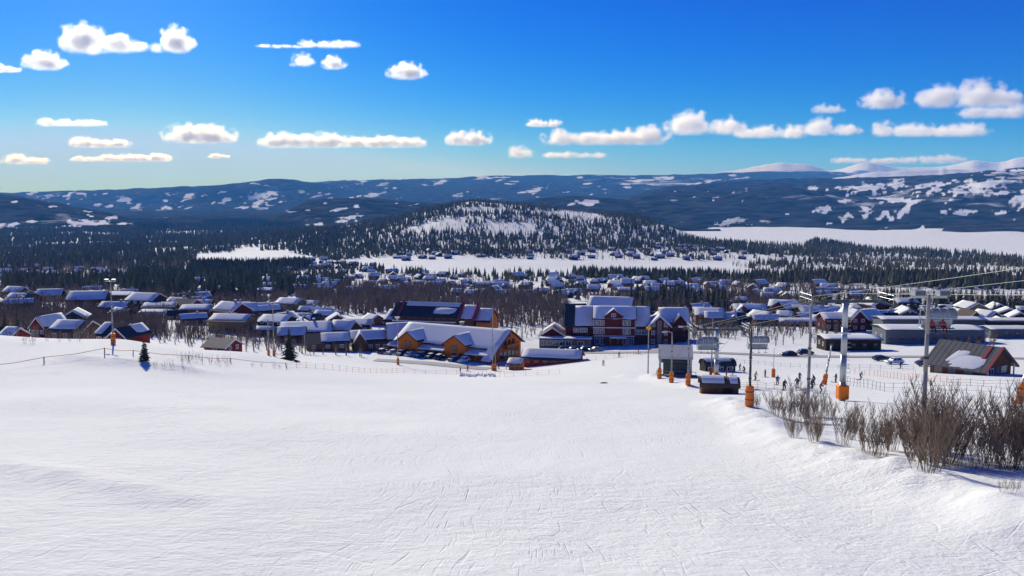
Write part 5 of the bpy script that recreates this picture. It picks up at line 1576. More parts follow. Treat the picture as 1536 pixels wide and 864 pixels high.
def skin_mesh(name, verts, edges, radii, material):
    me = bpy.data.meshes.new(name)
    me.from_pydata(verts, edges, [])
    me.materials.append(material)
    o = bpy.data.objects.new(name, me)
    col.objects.link(o)
    sk = o.modifiers.new('skin', 'SKIN'); sk.use_smooth_shade = True
    for v, r in zip(me.skin_vertices[0].data, radii): v.radius = (r, r)
    me.skin_vertices[0].data[0].use_root = True
    ss = o.modifiers.new('smooth', 'SUBSURF'); ss.levels = 1; ss.render_levels = 1
    return o
SKI = mat('ski_deck', (0.05, 0.05, 0.06), .4, .1)
def skier(p, yaw, cols, label, pose=0, name='person', seated=False):
    lean = [.0, .12, .2][pose]
    root = empty(name, p, yaw); tag(root, label, 'person', None)
    mt = person_mat(label[:20], cols[0], cols[1], cols[2], .92 if not seated else .62, 1.50 if not seated else 1.14)
    if not seated:
        kb = .10 + lean * .8
        V = [(0, .02, .98), (0, -.02 - lean * .3, 1.22), (0, -.04 - lean, 1.42), (0, -.05 - lean * 1.15, 1.53), (0, -.07 - lean * 1.3, 1.64), (0, -.08 - lean * 1.35, 1.76),
             (.12, .0, .90), (.14, -kb, .50), (.13, .02, .09), (.13, -.14, .05),
             (-.12, .0, .90), (-.14, -kb, .50), (-.13, .02, .09), (-.13, -.14, .05),
             (.20, -.04 - lean, 1.42), (.30, -.08 - lean * .8, 1.16), (.27, -.32 - lean, 1.02), (-.20, -.04 - lean, 1.42), (-.30, -.08 - lean * .8, 1.16), (-.27, -.32 - lean, 1.02)]
    else:
        V = [(0, .0, .60), (0, .06, .84), (0, .08, 1.04), (0, .06, 1.16), (0, .04, 1.26), (0, .03, 1.38),
             (.12, -.08, .60), (.14, -.48, .60), (.14, -.50, .16), (.14, -.66, .12),
             (-.12, -.08, .60), (-.14, -.48, .60), (-.14, -.50, .16), (-.14, -.66, .12),
             (.20, .06, 1.04), (.28, -.02, .80), (.18, -.26, .70), (-.20, .06, 1.04), (-.28, -.02, .80), (-.18, -.26, .70)]
    E = [(0, 1), (1, 2), (2, 3), (3, 4), (4, 5), (0, 6), (6, 7), (7, 8), (8, 9), (0, 10), (10, 11), (11, 12), (12, 13), (2, 14), (14, 15), (15, 16), (2, 17), (17, 18), (18, 19)]
    R = [.17, .17, .17, .07, .115, .10, .12, .085, .07, .06, .12, .085, .07, .06, .09, .07, .055, .09, .07, .055]
    b = skin_mesh('body', V, E, R, mt); b.parent = root
    z = .0 if not seated else .06
    y0 = 0 if not seated else -.55
    for s in (-1, 1):
        MB().prism([(-1.0 + y0, z + .06), (-.85 + y0, z), (.75 + y0, z), (.78 + y0, z + .035), (-.8 + y0, z + .04), (-.98 + y0, z + .1)], s * .13 - .05, s * .13 + .05, 'x').build('ski', SKI, root)
    if not seated:
        for s in (-1, 1):
            MB().tube((s * .27, -.34 - lean, 1.04), (s * .42, -.1, .02), .012, .009, 5).build('ski_pole', STEEL_DARK, root)
    return root
PEOPLE = [(1148, 566, ((.02, .02, .03), (.45, .04, .03), (.05, .05, .05)), 'person in a red jacket skiing near the thin padded post'),
          (1176, 586, ((.02, .02, .03), (.03, .03, .04), (.1, .1, .1)), 'person in black standing in front of the brown shrubs'),
          (1196, 582, ((.03, .03, .05), (.04, .05, .10), (.05, .05, .05)), 'person in dark blue skiing beside the tall wooden lamp post'),
          (1199, 572, ((.02, .02, .03), (.10, .10, .11), (.2, .2, .2)), 'person in grey behind the dark blue skier'),
          (1217, 583, ((.02, .02, .02), (.05, .05, .06), (.3, .3, .3)), 'person in charcoal right beside the tall wooden lamp post'),
          (1222, 577, ((.05, .05, .05), (.02, .02, .03), (.1, .1, .1)), 'person in black trousers and jacket behind the charcoal skier'),
          (1254, 574, ((.02, .02, .03), (.05, .05, .09), (.6, .6, .6)), 'person in navy with white helmet beside the tall lift tower'),
          (1109, 556, ((.02, .02, .03), (.06, .08, .14), (.1, .1, .1)), 'person in blue near the low dark road fence'),
          (1117, 560, ((.05, .04, .03), (.03, .03, .03), (.1, .1, .1)), 'person in brown trousers near the lift station fence'),
          (691, 560, ((.30, .03, .03), (.40, .05, .04), (.05, .05, .05)), 'person all in red standing before the lodge car park'),
          (701, 557, ((.25, .02, .02), (.35, .04, .03), (.3, .3, .3)), 'person in dark red with pale helmet beside the all red skier'),
          (748, 554, ((.02, .02, .02), (.03, .03, .04), (.1, .1, .1)), 'person in black between lodge posts and kiosk'),
          (759, 554, ((.02, .02, .03), (.6, .6, .6), (.1, .1, .1)), 'person in a white jacket beside the ticket kiosk'),
          (905, 549, ((.02, .02, .02), (.6, .58, .55), (.1, .1, .1)), 'person in a pale jacket crouching low on the piste before the red hotel'),
          (928, 536, ((.02, .02, .03), (.05, .06, .08), (.1, .1, .1)), 'person in dark clothes at the reddish stake fence'),
          (958, 531, ((.3, .1, .03), (.7, .2, .05), (.1, .1, .1)), 'person in orange at the reddish stake fence'),
          (1350, 553, ((.02, .02, .03), (.02, .03, .06), (.1, .1, .1)), 'person in dark blue standing between the parked cars')]
PEOPLE += [(1132, 571, ((.02, .02, .03), (.5, .35, .05), (.1, .1, .1)), 'person in a mustard jacket between the slim dark post and the thin padded post'),
           (1166, 578, ((.02, .02, .03), (.04, .12, .25), (.3, .3, .3)), 'person in a bright blue jacket near the person in black'),
           (1230, 590, ((.02, .02, .02), (.25, .03, .04), (.1, .1, .1)), 'person in a dark red jacket below the leaning post'),
           (1290, 570, ((.02, .02, .03), (.10, .22, .10), (.1, .1, .1)), 'person in a green jacket beside the orange stake fence'),
           (1090, 565, ((.02, .02, .03), (.35, .04, .05), (.1, .1, .1)), 'person in a crimson jacket queueing beside the operator hut'),
           (1098, 563, ((.03, .03, .03), (.06, .06, .07), (.5, .5, .5)), 'person in grey with a pale helmet queueing beside the operator hut')]
prn = random.Random(3)
for k, (px_, py_, c_, lab) in enumerate(PEOPLE):
    skier(ground(px_, py_), prn.uniform(-2.5, 2.5), c_, lab, k % 3)
for k, (dx, lab) in enumerate(((-.55, 'person in a red jacket seated on the hooded chair'), (.55, 'person in red jacket and dark red trousers riding the hooded chair'))):
    q = chair_p + Vector((dx, -.22, -4.41))
    skier(q, 0, ((.02, .02, .03) if k == 0 else (.2, .02, .02), (.55, .03, .04), (.05, .05, .05)), lab, 0, seated=True)

# ------------------------------------------------------------------ small things lying on the snow
rk = bmesh.new()
bmesh.ops.create_icosphere(rk, subdivisions=2, radius=.45)
for v in rk.verts:
    v.co = v.co * random.Random(int(v.co.x * 991 + v.co.y * 77 + v.co.z * 13)).uniform(.75, 1.15)
    v.co.z *= .55; v.co.x *= 1.6
rme = bpy.data.meshes.new('rock'); rk.to_mesh(rme); rk.free(); rme.materials.append(mat('dark_rock', (0.09, 0.065, 0.05), .9, .4, 3, bump=.3))
tag(data_obj('rock', rme, None, ground(906, 575)), 'small dark rock poking through the snow in the middle of the piste', 'rock')
pb = bmesh.new()
prr = random.Random(14)
for k in range(46):
    px_ = prr.uniform(690, 742); g_ = ground(px_, 564 + prr.uniform(-1.5, 1.5))
    bmesh.ops.create_icosphere(pb, subdivisions=1, radius=1.0, matrix=Matrix.Translation(g_ + Vector((0, 0, .1))) @ Matrix.Rotation(prr.uniform(0, 3), 4, 'Z') @ Matrix.Diagonal((prr.uniform(.25, .7), prr.uniform(.25, .6), prr.uniform(.2, .6), 1)))
pme = bpy.data.meshes.new('snow_clods'); pb.to_mesh(pme); pb.free(); pme.materials.append(SNOW)
tag(data_obj('snow_clods', pme), 'row of grey snow clods ploughed up beside the orange net fence', 'snow', kind='stuff')

# ------------------------------------------------------------------ trees and shrubs
def leaf_mat(name, c1, c2, scale=1.2):
    m, n, b = new_mat(name)
    tc = n.nodes.new('ShaderNodeTexCoord'); no = n.nodes.new('ShaderNodeTexNoise')
    no.inputs['Scale'].default_value = scale; no.inputs['Detail'].default_value = 4
    n.links.new(tc.outputs['Object'], no.inputs['Vector'])
    oi = n.nodes.new('ShaderNodeObjectInfo')
    at_ = n.nodes.new('ShaderNodeAttribute'); at_.attribute_name = 'tint'
    ad = n.nodes.new('ShaderNodeMath'); ad.operation = 'ADD'
    n.links.new(at_.outputs['Fac'], ad.inputs[0])
    sc = n.nodes.new('ShaderNodeMath'); sc.operation = 'MULTIPLY_ADD'; sc.inputs[1].default_value = 1.3; sc.inputs[2].default_value = -.4
    n.links.new(no.outputs['Fac'], sc.inputs[0]); n.links.new(sc.outputs[0], ad.inputs[1])
    mx = n.nodes.new('ShaderNodeMix'); mx.data_type = 'RGBA'
    mx.inputs[6].default_value = (*c1, 1); mx.inputs[7].default_value = (*c2, 1)
    n.links.new(ad.outputs[0], mx.inputs[0]); n.links.new(mx.outputs[2], b.inputs['Base Color'])
    b.inputs['Roughness'].default_value = .85; b.inputs['Specular IOR Level'].default_value = .15
    return m
SPRUCE = leaf_mat('spruce_needles', (0.055, 0.060, 0.030), (0.21, 0.19, 0.095))
BARK = mat('spruce_bark', (0.07, 0.05, 0.04), .9, .3, 6)
TWIG = leaf_mat('bare_twigs', (0.14, 0.100, 0.072), (0.35, 0.265, 0.195), 2.0)
TWIG_NEAR = leaf_mat('willow_twigs', (0.19, 0.135, 0.092), (0.46, 0.35, 0.25), 3.0)
BIRCH = mat('birch_bark', (0.30, 0.27, 0.24), .8, .4, 5)

def spruce_near(seed, H=1.0, whorls=17, per=11):
    """crown of drooping ragged sprays, unit height"""
    r = random.Random(seed)
    V = []; Fc = []
    for w in range(whorls):
        t = w / (whorls - 1)
        z = .07 + .90 * t
        rad = .215 * (1 - t) ** .85 + .012
        n = max(4, int(per * (1 - t * .55)))
        for k in range(n):
            a = 2 * math.pi * (k + r.random() * .8) / n + w * .7
            l = rad * r.uniform(.55, 1.15)
            zz = z + r.uniform(-.025, .025)
            d = (math.cos(a), math.sin(a)); e = (-d[1], d[0])
            wd = l * r.uniform(.22, .38)
            b = len(V)
            V += [(d[0] * l * .08, d[1] * l * .08, zz + .03), (d[0] * l * .55 + e[0] * wd, d[1] * l * .55 + e[1] * wd, zz - l * .18),
                  (d[0] * l, d[1] * l, zz - l * r.uniform(.22, .5)), (d[0] * l * .55 - e[0] * wd, d[1] * l * .55 - e[1] * wd, zz - l * .2),
                  (d[0] * l * .5, d[1] * l * .5, zz - l * .42)]
            Fc += [(b, b + 1, b + 2), (b, b + 2, b + 3), (b + 1, b + 4, b + 2), (b + 3, b + 2, b + 4)]
    b = len(V)
    V += [(.012, 0, .92), (-.006, .01, .92), (-.006, -.01, .92), (0, 0, 1.02)]
    Fc += [(b, b + 1, b + 3), (b + 1, b + 2, b + 3), (b + 2, b, b + 3)]
    return V, Fc

def spruce_far(seed):
    r = random.Random(seed)
    V = []; Fc = []
    for z0, z1, rad in ((.06, .52, .19), (.30, .78, .135), (.58, 1.0, .075)):
        n = 5
        off = r.random() * 6
        b = len(V)
        for k in range(n):
            q = rad * r.uniform(.7, 1.25)
            V.append((q * math.cos(off + 2 * math.pi * k / n), q * math.sin(off + 2 * math.pi * k / n), z0 + r.uniform(-.05, .05)))
        V.append((r.uniform(-.02, .02), r.uniform(-.02, .02), z1))
        Fc += [(b + k, b + (k + 1) % n, b + n) for k in range(n)]
    return V, Fc

def bare_tree(seed, stems=3, twigs=26, thin=.016, flat=False):
    """leafless birch, unit height, three sided limbs"""
    r = random.Random(seed)
    V = []; Fc = []
    def limb(a, b, ra, rb):
        a, b = Vector(a), Vector(b)
        d = (b - a).normalized()
        u = d.cross(Vector((.3, .5, .81))).normalized(); v = d.cross(u)
        k = len(V)
        if flat:
            t = r.uniform(0, 3.14)
            w = u * math.cos(t) + v * math.sin(t)
            V.extend([tuple(a - w * ra * 1.5), tuple(a + w * ra * 1.5), tuple(b + w * rb * 1.5), tuple(b - w * rb * 1.5)])
            Fc.append((k, k + 1, k + 2, k + 3))
            return
        for p, q in ((a, ra), (b, rb)):
            for j in range(3):
                t = 2.094 * j
                V.append(tuple(p + u * (q * math.cos(t)) + v * (q * math.sin(t))))
        Fc.extend([(k + j, k + (j + 1) % 3, k + 3 + (j + 1) % 3, k + 3 + j) for j in range(3)])
    for s in range(stems):
        base = Vector((r.uniform(-.05, .05), r.uniform(-.05, .05), -.03))
        dirv = Vector((r.uniform(-.22, .22), r.uniform(-.22, .22), 1)).normalized()
        top = base + dirv * r.uniform(.75, 1.0)
        m1 = base.lerp(top, .45) + Vector((r.uniform(-.03, .03), r.uniform(-.03, .03), 0))
        limb(base, m1, thin, thin * .7); limb(m1, top, thin * .7, thin * .25)
        for k in range(twigs // stems):
            t = r.uniform(.22, .95)
            p = base.lerp(m1, t / .45) if t < .45 else m1.lerp(top, (t - .45) / .55)
            a = r.uniform(0, 6.28); l = r.uniform(.12, .30) * (1.15 - t * .6)
            q = p + Vector((math.cos(a) * l * .55, math.sin(a) * l * .55, l * r.uniform(.6, 1.0)))
            limb(p, q, thin * .45, thin * .22)
            for _ in range(1 if flat else 2):
                f = r.uniform(.35, .9); p2 = p.lerp(q, f)
                a2 = a + r.uniform(-1.2, 1.2); l2 = l * r.uniform(.3, .6)
                limb(p2, p2 + Vector((math.cos(a2) * l2 * .5, math.sin(a2) * l2 * .5, l2)), thin * .3, thin * .15)
    return V, Fc

tree_rng = np.random.default_rng(12)
def sample_poly(poly, n, keep=None, gap=True):
    """n ground points whose picture lies in the outline: rays thrown on the terrain, thinned to an even spread on the ground"""
    xs = [p[0] for p in poly]; ys = [p[1] for p in poly]
    dist = [ground(p, q).y for p, q in poly]
    y0, y1 = min(dist) * .92, min(4600, max(dist) * 1.08)
    got = []
    tot = 0
    for _ in range(40):
        m = max(4000, n)
        Y = np.sqrt(tree_rng.uniform(y0 ** 2, y1 ** 2, m))
        U = tree_rng.uniform(min(xs) - 768, max(xs) - 768, m) / F
        X = U * Y
        Z = height(X, Y)
        P, Q = pix(X, Y, Z)
        ok = inpoly(P, Q, poly)
        if keep is not None: ok &= keep(X, Y)
        ok &= Z > LAKE_Z + 1.5
        if gap:
            for a, b, c in FOOTPRINTS:
                if b < y0 - 30 or b > y1 + 30: continue
                ok &= (X - a) ** 2 + (Y - b) ** 2 > (c * .9 + 1.5) ** 2
        got.append(np.stack([X[ok], Y[ok], Z[ok]], 1)); tot += int(ok.sum())
        if tot >= n: break
    a = np.concatenate(got)[:n]
    return a

def merge(name, pts, scales, protos, material, label, cat):
    """one object of very many trees that read as a mass"""
    n = len(pts)
    if n == 0: return None
    which = tree_rng.integers(0, len(protos), n)
    ang = tree_rng.uniform(0, 6.283, n)
    VV = []; QQ = []; TT = []; off = 0
    for k, (V, Fc) in enumerate(protos):
        idx = np.nonzero(which == k)[0]
        if len(idx) == 0: continue
        v = np.array(V); f = np.array(Fc)
        c, s = np.cos(ang[idx])[:, None], np.sin(ang[idx])[:, None]
        sc = scales[idx][:, None]; wd = sc * tree_rng.uniform(.85, 1.25, (len(idx), 1))
        x = (v[None, :, 0] * c - v[None, :, 1] * s) * wd + pts[idx, 0:1]
        y = (v[None, :, 0] * s + v[None, :, 1] * c) * wd + pts[idx, 1:2]
        z = v[None, :, 2] * sc + pts[idx, 2:3]
        VV.append(np.stack([x, y, z], -1).reshape(-1, 3))
        QQ.append((f[None] + (np.arange(len(idx)) * len(v))[:, None, None]).reshape(-1, f.shape[1]) + off)
        TT.append(np.repeat(tree_rng.uniform(-.25, .35, len(idx)), len(v)))
        off += len(idx) * len(v)
    me = np_mesh(name, np.concatenate(VV), np.concatenate(QQ), material, smooth=False)
    a = me.attributes.new('tint', 'FLOAT', 'POINT'); a.data.foreach_set('value', np.concatenate(TT).astype(np.float32))
    o = data_obj(name, me)
    tag(o, label, cat, kind='stuff')
    return o

FAR = [spruce_far(k) for k in range(6)]
# near kinds share these meshes
CROWNS = []
for k in range(5):
    V, Fc = spruce_near(40 + k)
    me = bpy.data.meshes.new('crown'); me.from_pydata(V, [], Fc); me.materials.append(SPRUCE); me.update(); CROWNS.append(me)
TRUNK = MB().tube((0, 0, -.05), (0, 0, .9), .022, .004, 7).mesh('trunk', BARK)
def spruce_tree(p, h, label, group=None, k=0, fat=1.0):
    root = empty('spruce_tree', p, tree_rng.uniform(0, 6.28)); tag(root, label, 'tree', group)
    root.scale = (h * fat, h * fat, h)
    data_obj('trunk', TRUNK, root); data_obj('crown', CROWNS[k % 5], root)
    return root
BTREE = []
for k in range(5):
    V, Fc = bare_tree(70 + k, 3 + k % 2, 30)
    me = bpy.data.meshes.new('branches'); me.from_pydata(V, [], Fc); me.materials.append(TWIG); me.update(); BTREE.append(me)
BTRUNK = MB().tube((0, 0, -.05), (.01, .01, .55), .02, .012, 6).mesh('trunk', BIRCH)
def birch_tree(p, h, label, group, k=0):
    root = empty('bare_birch', p, tree_rng.uniform(0, 6.28)); tag(root, label, 'tree', group)
    root.scale = (h, h, h)
    data_obj('trunk', BTRUNK, root); data_obj('branches', BTREE[k % 5], root)
    return root

def conifers(poly, n, hr, label, keep=None):
    p = sample_poly(poly, n, keep)
    return merge('spruce_forest', p, tree_rng.uniform(hr[0], hr[1], len(p)), FAR, SPRUCE, label, 'forest')
LEFT_OPEN = [(1440, (-280, -430)), ]
def keep_pond(x, y):
    P, Q = pix(x, y, height(x, y))
    k = ~inpoly(P, Q, [(290, 403), (296, 381), (370, 377), (450, 375), (480, 385), (478, 397), (420, 402), (340, 404)])
    k &= ~inpoly(P, Q, [(345, 374), (400, 368), (420, 372), (360, 378)]) & ~inpoly(P, Q, [(232, 374), (290, 372), (292, 376), (232, 378)])
    return k
def keep_hill(x, y):
    n = fbm(x / 150, y / 90, 61, 4)
    P, Q = pix(x, y, height(x, y))
    top = np.clip((345 - Q) / 40, 0, 1) * np.clip((P - 590) / 90, 0, 1) * np.clip((960 - P) / 60, 0, 1)
    return n < .40 - .60 * top
conifers([(-30, 336), (120, 334), (170, 328), (440, 329), (470, 342), (520, 346), (480, 384), (450, 392), (300, 398), (240, 404), (-30, 410)], 20000, (9, 15), 'dark spruce forest filling the valley on the left', keep_pond)
conifers([(430, 378), (470, 356), (560, 332), (640, 310), (700, 299), (760, 302), (940, 318), (1012, 348), (1060, 366), (1000, 372), (860, 376), (720, 384), (590, 384), (500, 392)], 21000, (8, 14), 'spruce wood with snowy openings on the central hill', keep_hill)
conifers([(1000, 360), (1100, 366), (1240, 372), (1330, 374), (1420, 376), (1560, 392), (1560, 402), (1330, 386), (1180, 388), (1060, 372)], 1500, (9, 14), 'spruce belt along the shore of the frozen lake')
conifers([(1204, 372), (1216, 364), (1240, 357), (1264, 361), (1284, 372)], 240, (10, 15), 'dark wooded islet at the edge of the frozen lake')
conifers([(1070, 419), (1180, 415), (1300, 412), (1560, 422), (1560, 436), (1420, 434), (1240, 427), (1080, 424)], 1100, (7, 12), 'dark spruce belt between two white meadows')
conifers([(1090, 398), (1180, 392), (1260, 388), (1560, 400), (1560, 411), (1240, 408), (1130, 404)], 560, (6, 11), 'scattered spruces on the snowy slope behind the belt', lambda x, y: fbm(x / 60, y / 60, 5, 3) > .0)
conifers([(860, 412), (1080, 416), (1080, 424), (960, 422), (860, 417)], 520, (7, 12), 'narrow spruce row in front of the white field')
conifers([(285, 401), (420, 400), (470, 397), (470, 402), (420, 409), (285, 410)], 900, (9, 14), 'jagged spruce row beside the frozen pond')
conifers([(190, 410), (300, 408), (420, 414), (440, 430), (420, 452), (300, 452), (190, 440)], 750, (8, 14), 'mixed dark spruces behind the left houses')
conifers([(400, 404), (520, 412), (530, 448), (420, 452)], 230, (6, 12), 'spruces thinning out from the dark left wood', lambda x, y: fbm(x / 50, y / 70, 25, 3) > -.05)
conifers([(0, 418), (200, 418), (200, 436), (0, 440)], 420, (7, 12), 'spruces among birches behind the left houses')
conifers([(500, 398), (640, 402), (640, 416), (420, 412)], 130, (6, 10), 'loose spruces among the far cabins', lambda x, y: fbm(x / 40, y / 60, 15, 3) > .08)
conifers([(640, 410), (880, 414), (880, 452), (640, 446)], 150, (6, 10), 'loose spruces between cabins and birch wood', lambda x, y: fbm(x / 40, y / 60, 18, 3) > .05)

conifers([(690, 374), (840, 370), (1000, 366), (1110, 368), (1140, 388), (1040, 391), (880, 389), (720, 387)], 620, (6, 11), 'loose spruces among the cabins below the central hill', lambda x, y: fbm(x / 70, y / 70, 35, 3) > -.05)
# individuals: the spruces that stand out near the village
def spruces(poly, n, hr, label, group):
    p = sample_poly(poly, n)
    for k, q in enumerate(p):
        spruce_tree(Vector(q), tree_rng.uniform(*hr), label, group, k, tree_rng.uniform(.85, 1.2))
spruces([(1290, 458), (1560, 462), (1560, 484), (1400, 482), (1290, 472)], 100, (8, 13), 'dark spruce in the belt behind the dark cottages', 'spruces behind the dark cottages')
spruces([(930, 444), (1090, 446), (1090, 472), (960, 472)], 62, (8, 13), 'dark spruce in the grove behind the red hotel', 'spruces behind the red hotel')
spruces([(440, 440), (760, 444), (860, 456), (860, 470), (600, 462), (450, 458)], 34, (5, 9), 'single dark spruce standing in the brown birch wood', 'spruces in the birch wood')
spruces([(1090, 448), (1300, 452), (1300, 462), (1090, 462)], 26, (6, 10), 'dark spruce behind the bright red house', 'spruces behind the bright red house')
spruces([(200, 440), (420, 446), (420, 462), (200, 452)], 26, (7, 11), 'dark spruce between the left houses', 'spruces between the left houses')
spruce_tree(ground(217, 541), 3.4, 'small lone spruce on the snow crest beside bare twigs', None, 1, 1.25)
spruce_tree(gp(434, 190), 7.4, 'bushy green pine standing behind the piste edge near the crossbar floodlight', None, 2, 1.5)
spruce_tree(gp(28, 214), 9.6, 'tall dark spruce beside the bright red cottage', None, 3, 1.15)
spruce_tree(gp(9, 226), 9.4, 'slim dark spruce behind the bright red cottage', None, 4, .9)

# bare birches: masses as stuff, the near ones one by one
BFAR = [bare_tree(90 + k, 2 + k % 3, 14, .024, True) for k in range(6)]
def birches(poly, n, hr, label, keep=None):
    p = sample_poly(poly, n, keep)
    return merge('birch_thicket', p, tree_rng.uniform(hr[0], hr[1], len(p)), BFAR, TWIG, label, 'thicket')
birches([(440, 438), (600, 430), (760, 440), (850, 452), (862, 488), (740, 492), (600, 476), (450, 470)], 2400, (5, 8.5), 'brown leafless birch wood behind the lodge and the brown hotel')
birches([(870, 446), (1100, 448), (1240, 452), (1240, 468), (1050, 474), (900, 470)], 900, (5, 8), 'brown birches mixed into the grove behind the red hotel')
birches([(-30, 436), (200, 440), (430, 446), (430, 474), (200, 478), (-30, 470)], 1300, (4, 7), 'grey brown birches among the left houses')
birches([(-30, 466), (140, 474), (240, 486), (260, 510), (120, 504), (-30, 496)], 700, (3.5, 6), 'bare birches below the left crest of the piste')
birches([(-30, 380), (300, 384), (480, 384), (480, 396), (300, 404), (-30, 410)], 1500, (6, 10), 'bare birches mixed into the left spruce forest', keep_pond)
birches([(440, 376), (640, 322), (760, 306), (940, 322), (1012, 352), (860, 378), (600, 386)], 2200, (5, 8), 'bare birches mixed into the wood on the central hill')
birches([(0, 405), (240, 406), (420, 420), (420, 436), (0, 430)], 900, (5, 8), 'far bare birches at the forest edge')
birches([(400, 404), (640, 412), (880, 424), (880, 446), (640, 440), (400, 430)], 380, (4, 7), 'thin bare birches between the far cabins')
birches([(1040, 420), (1300, 436), (1560, 452), (1560, 462), (1300, 454), (1040, 440)], 700, (4, 7), 'bare birches along the small white meadow')
birches([(-30, 455), (200, 470), (420, 490), (570, 505), (570, 528), (430, 520), (200, 500), (-30, 490)], 1000, (2.5, 5), 'low grey birch scrub between the left houses')
birches([(1030, 470), (1310, 470), (1560, 478), (1560, 505), (1300, 500), (1040, 510)], 520, (2.5, 5), 'low grey birch scrub between the houses near the road')
birches([(1070, 417), (1300, 410), (1560, 420), (1560, 434), (1240, 428)], 500, (6, 10), 'bare birches mixed into the spruce belt between the meadows')
birches([(1090, 398), (1180, 392), (1260, 386), (1560, 400), (1560, 412), (1240, 410), (1130, 404)], 620, (5, 8), 'bare birches on the snowy slope behind the belt')
birches([(690, 376), (840, 372), (1000, 368), (1110, 370), (1140, 390), (1040, 392), (880, 391), (720, 389)], 520, (5, 8), 'bare birches among the cabins below the central hill')
def birch_set(poly, n, hr, label, group, keep=None):
    for k, q in enumerate(sample_poly(poly, n, keep)):
        birch_tree(Vector(q), tree_rng.uniform(*hr), label, group, k)
birch_set([(200, 488), (300, 500), (400, 508), (470, 516), (560, 524), (560, 536), (430, 532), (300, 522), (215, 512)], 130, (3, 5.5), 'bare grey birch below the crest of the piste among the brown chalets', 'bare birches below the crest')
birch_set([(-25, 496), (150, 502), (150, 524), (-25, 516)], 60, (3, 4.6), 'bare grey birch behind the snow crest before the left houses', 'bare birches before the left houses', lambda x, y: y > 172)
birch_set([(1000, 496), (1230, 500), (1230, 520), (1060, 518)], 22, (3, 5), 'bare young birch between the road and the bright red house', 'young birches by the road')
birch_set([(1360, 512), (1500, 512), (1500, 522), (1380, 526)], 12, (3.5, 5), 'bare birch standing before the long slate blue hall', 'birches before the slate blue hall')
birch_set([(760, 490), (860, 492), (850, 512), (770, 508)], 18, (3.5, 6), 'bare birch between the lodge and the red hotel', 'birches between lodge and hotel')

def shrub_mesh(seed, stems, spread, dense):
    r = random.Random(seed)
    V = []; Fc = []; T = []
    def limb(a, b, ra, rb, tint):
        d = (b - a)
        if d.length < 1e-5: return
        d.normalize()
        u = d.cross(Vector((.31, .52, .79))).normalized(); v = d.cross(u)
        k = len(V)
        for p, q in ((a, ra), (b, rb)):
            for j in range(3):
                t = 2.094 * j
                V.append(tuple(p + u * (q * math.cos(t)) + v * (q * math.sin(t)))); T.append(tint)
        Fc.extend([(k + j, k + (j + 1) % 3, k + 3 + (j + 1) % 3, k + 3 + j) for j in range(3)])
    for s in range(stems):
        a = r.uniform(0, 6.283); rr = r.random() ** .6 * .14
        p = Vector((math.cos(a) * rr, math.sin(a) * rr, -.06))
        out = r.uniform(.05, spread)
        H = r.uniform(.55, 1.0)
        dirv = Vector((math.cos(a + r.uniform(-.6, .6)) * out, math.sin(a + r.uniform(-.6, .6)) * out, 1)).normalized()
        rad = r.uniform(.0030, .0066)
        tint = r.uniform(-.25, .3)
        segs = 5
        pts = [p]
        for k in range(segs):
            dirv = (dirv + Vector((r.uniform(-.17, .17), r.uniform(-.17, .17), .06))).normalized()
            pts.append(pts[-1] + dirv * (H / segs))
        for k in range(segs):
            limb(pts[k], pts[k + 1], rad * (1 - .17 * k), rad * (1 - .17 * (k + 1)), tint)
        for k in range(dense):
            f = r.uniform(.25, .98) * segs
            i = min(segs - 1, int(f)); q = pts[i].lerp(pts[i + 1], f - i)
            aa = r.uniform(0, 6.283); l = r.uniform(.09, .24) * (1.15 - f / segs * .55)
            d2 = Vector((math.cos(aa) * .45, math.sin(aa) * .45, r.uniform(.7, 1.1))).normalized()
            e = q + d2 * l
            limb(q, e, .0034, .0016, tint)
            for _ in range(2):
                g = r.uniform(.3, .9); q2 = q.lerp(e, g); a3 = aa + r.uniform(-1.4, 1.4)
                limb(q2, q2 + Vector((math.cos(a3) * .4, math.sin(a3) * .4, .9)).normalized() * l * r.uniform(.3, .6), .0022, .0012, tint)
    me = bpy.data.meshes.new('bare_shrub'); me.from_pydata(V, [], Fc); me.materials.append(TWIG_NEAR)
    at_ = me.attributes.new('tint', 'FLOAT', 'POINT'); at_.data.foreach_set('value', np.array(T, np.float32))
    me.update()
    return me
SHRUBS = [shrub_mesh(200 + k, 17 + 4 * (k % 3), .50, 18) for k in range(5)]
SPARSE = [shrub_mesh(230 + k, 9, .5, 10) for k in range(4)]
def shrub(px, py, h, label, group, thin=False, k=0, fat=1.0):
    p = ground(px, py)
    o = data_obj('bare_shrub', (SPARSE if thin else SHRUBS)[k % (4 if thin else 5)], None, p, tree_rng.uniform(0, 6.28))
    o.scale = (h * fat, h * fat, h)
    return tag(o, label, 'shrub', group)
srn = random.Random(77)
BANK_SHRUBS = [(1136, 611, 1.5), (1163, 622, 2.6), (1182, 630, 3.3), (1198, 624, 3.6), (1214, 634, 3.4), (1230, 626, 3.0), (1190, 656, 2.0), (1222, 662, 2.2), (1264, 666, 2.8), (1276, 660, 2.8),
               (1304, 680, 3.0), (1320, 684, 3.3), (1336, 676, 3.2), (1370, 684, 3.6), (1380, 694, 4.0), (1392, 706, 4.4), (1404, 698, 4.4), (1418, 692, 4.2), (1428, 700, 3.8), (1386, 676, 4.0), (1410, 682, 3.8)]
for k, (px_, py_, h_) in enumerate(BANK_SHRUBS):
    shrub(px_, py_, h_ * srn.uniform(.9, 1.1), 'dense brown leafless willow shrub on the snow bank beside the piste', 'willow shrubs on the snow bank', False, k, srn.uniform(.8, 1.1))
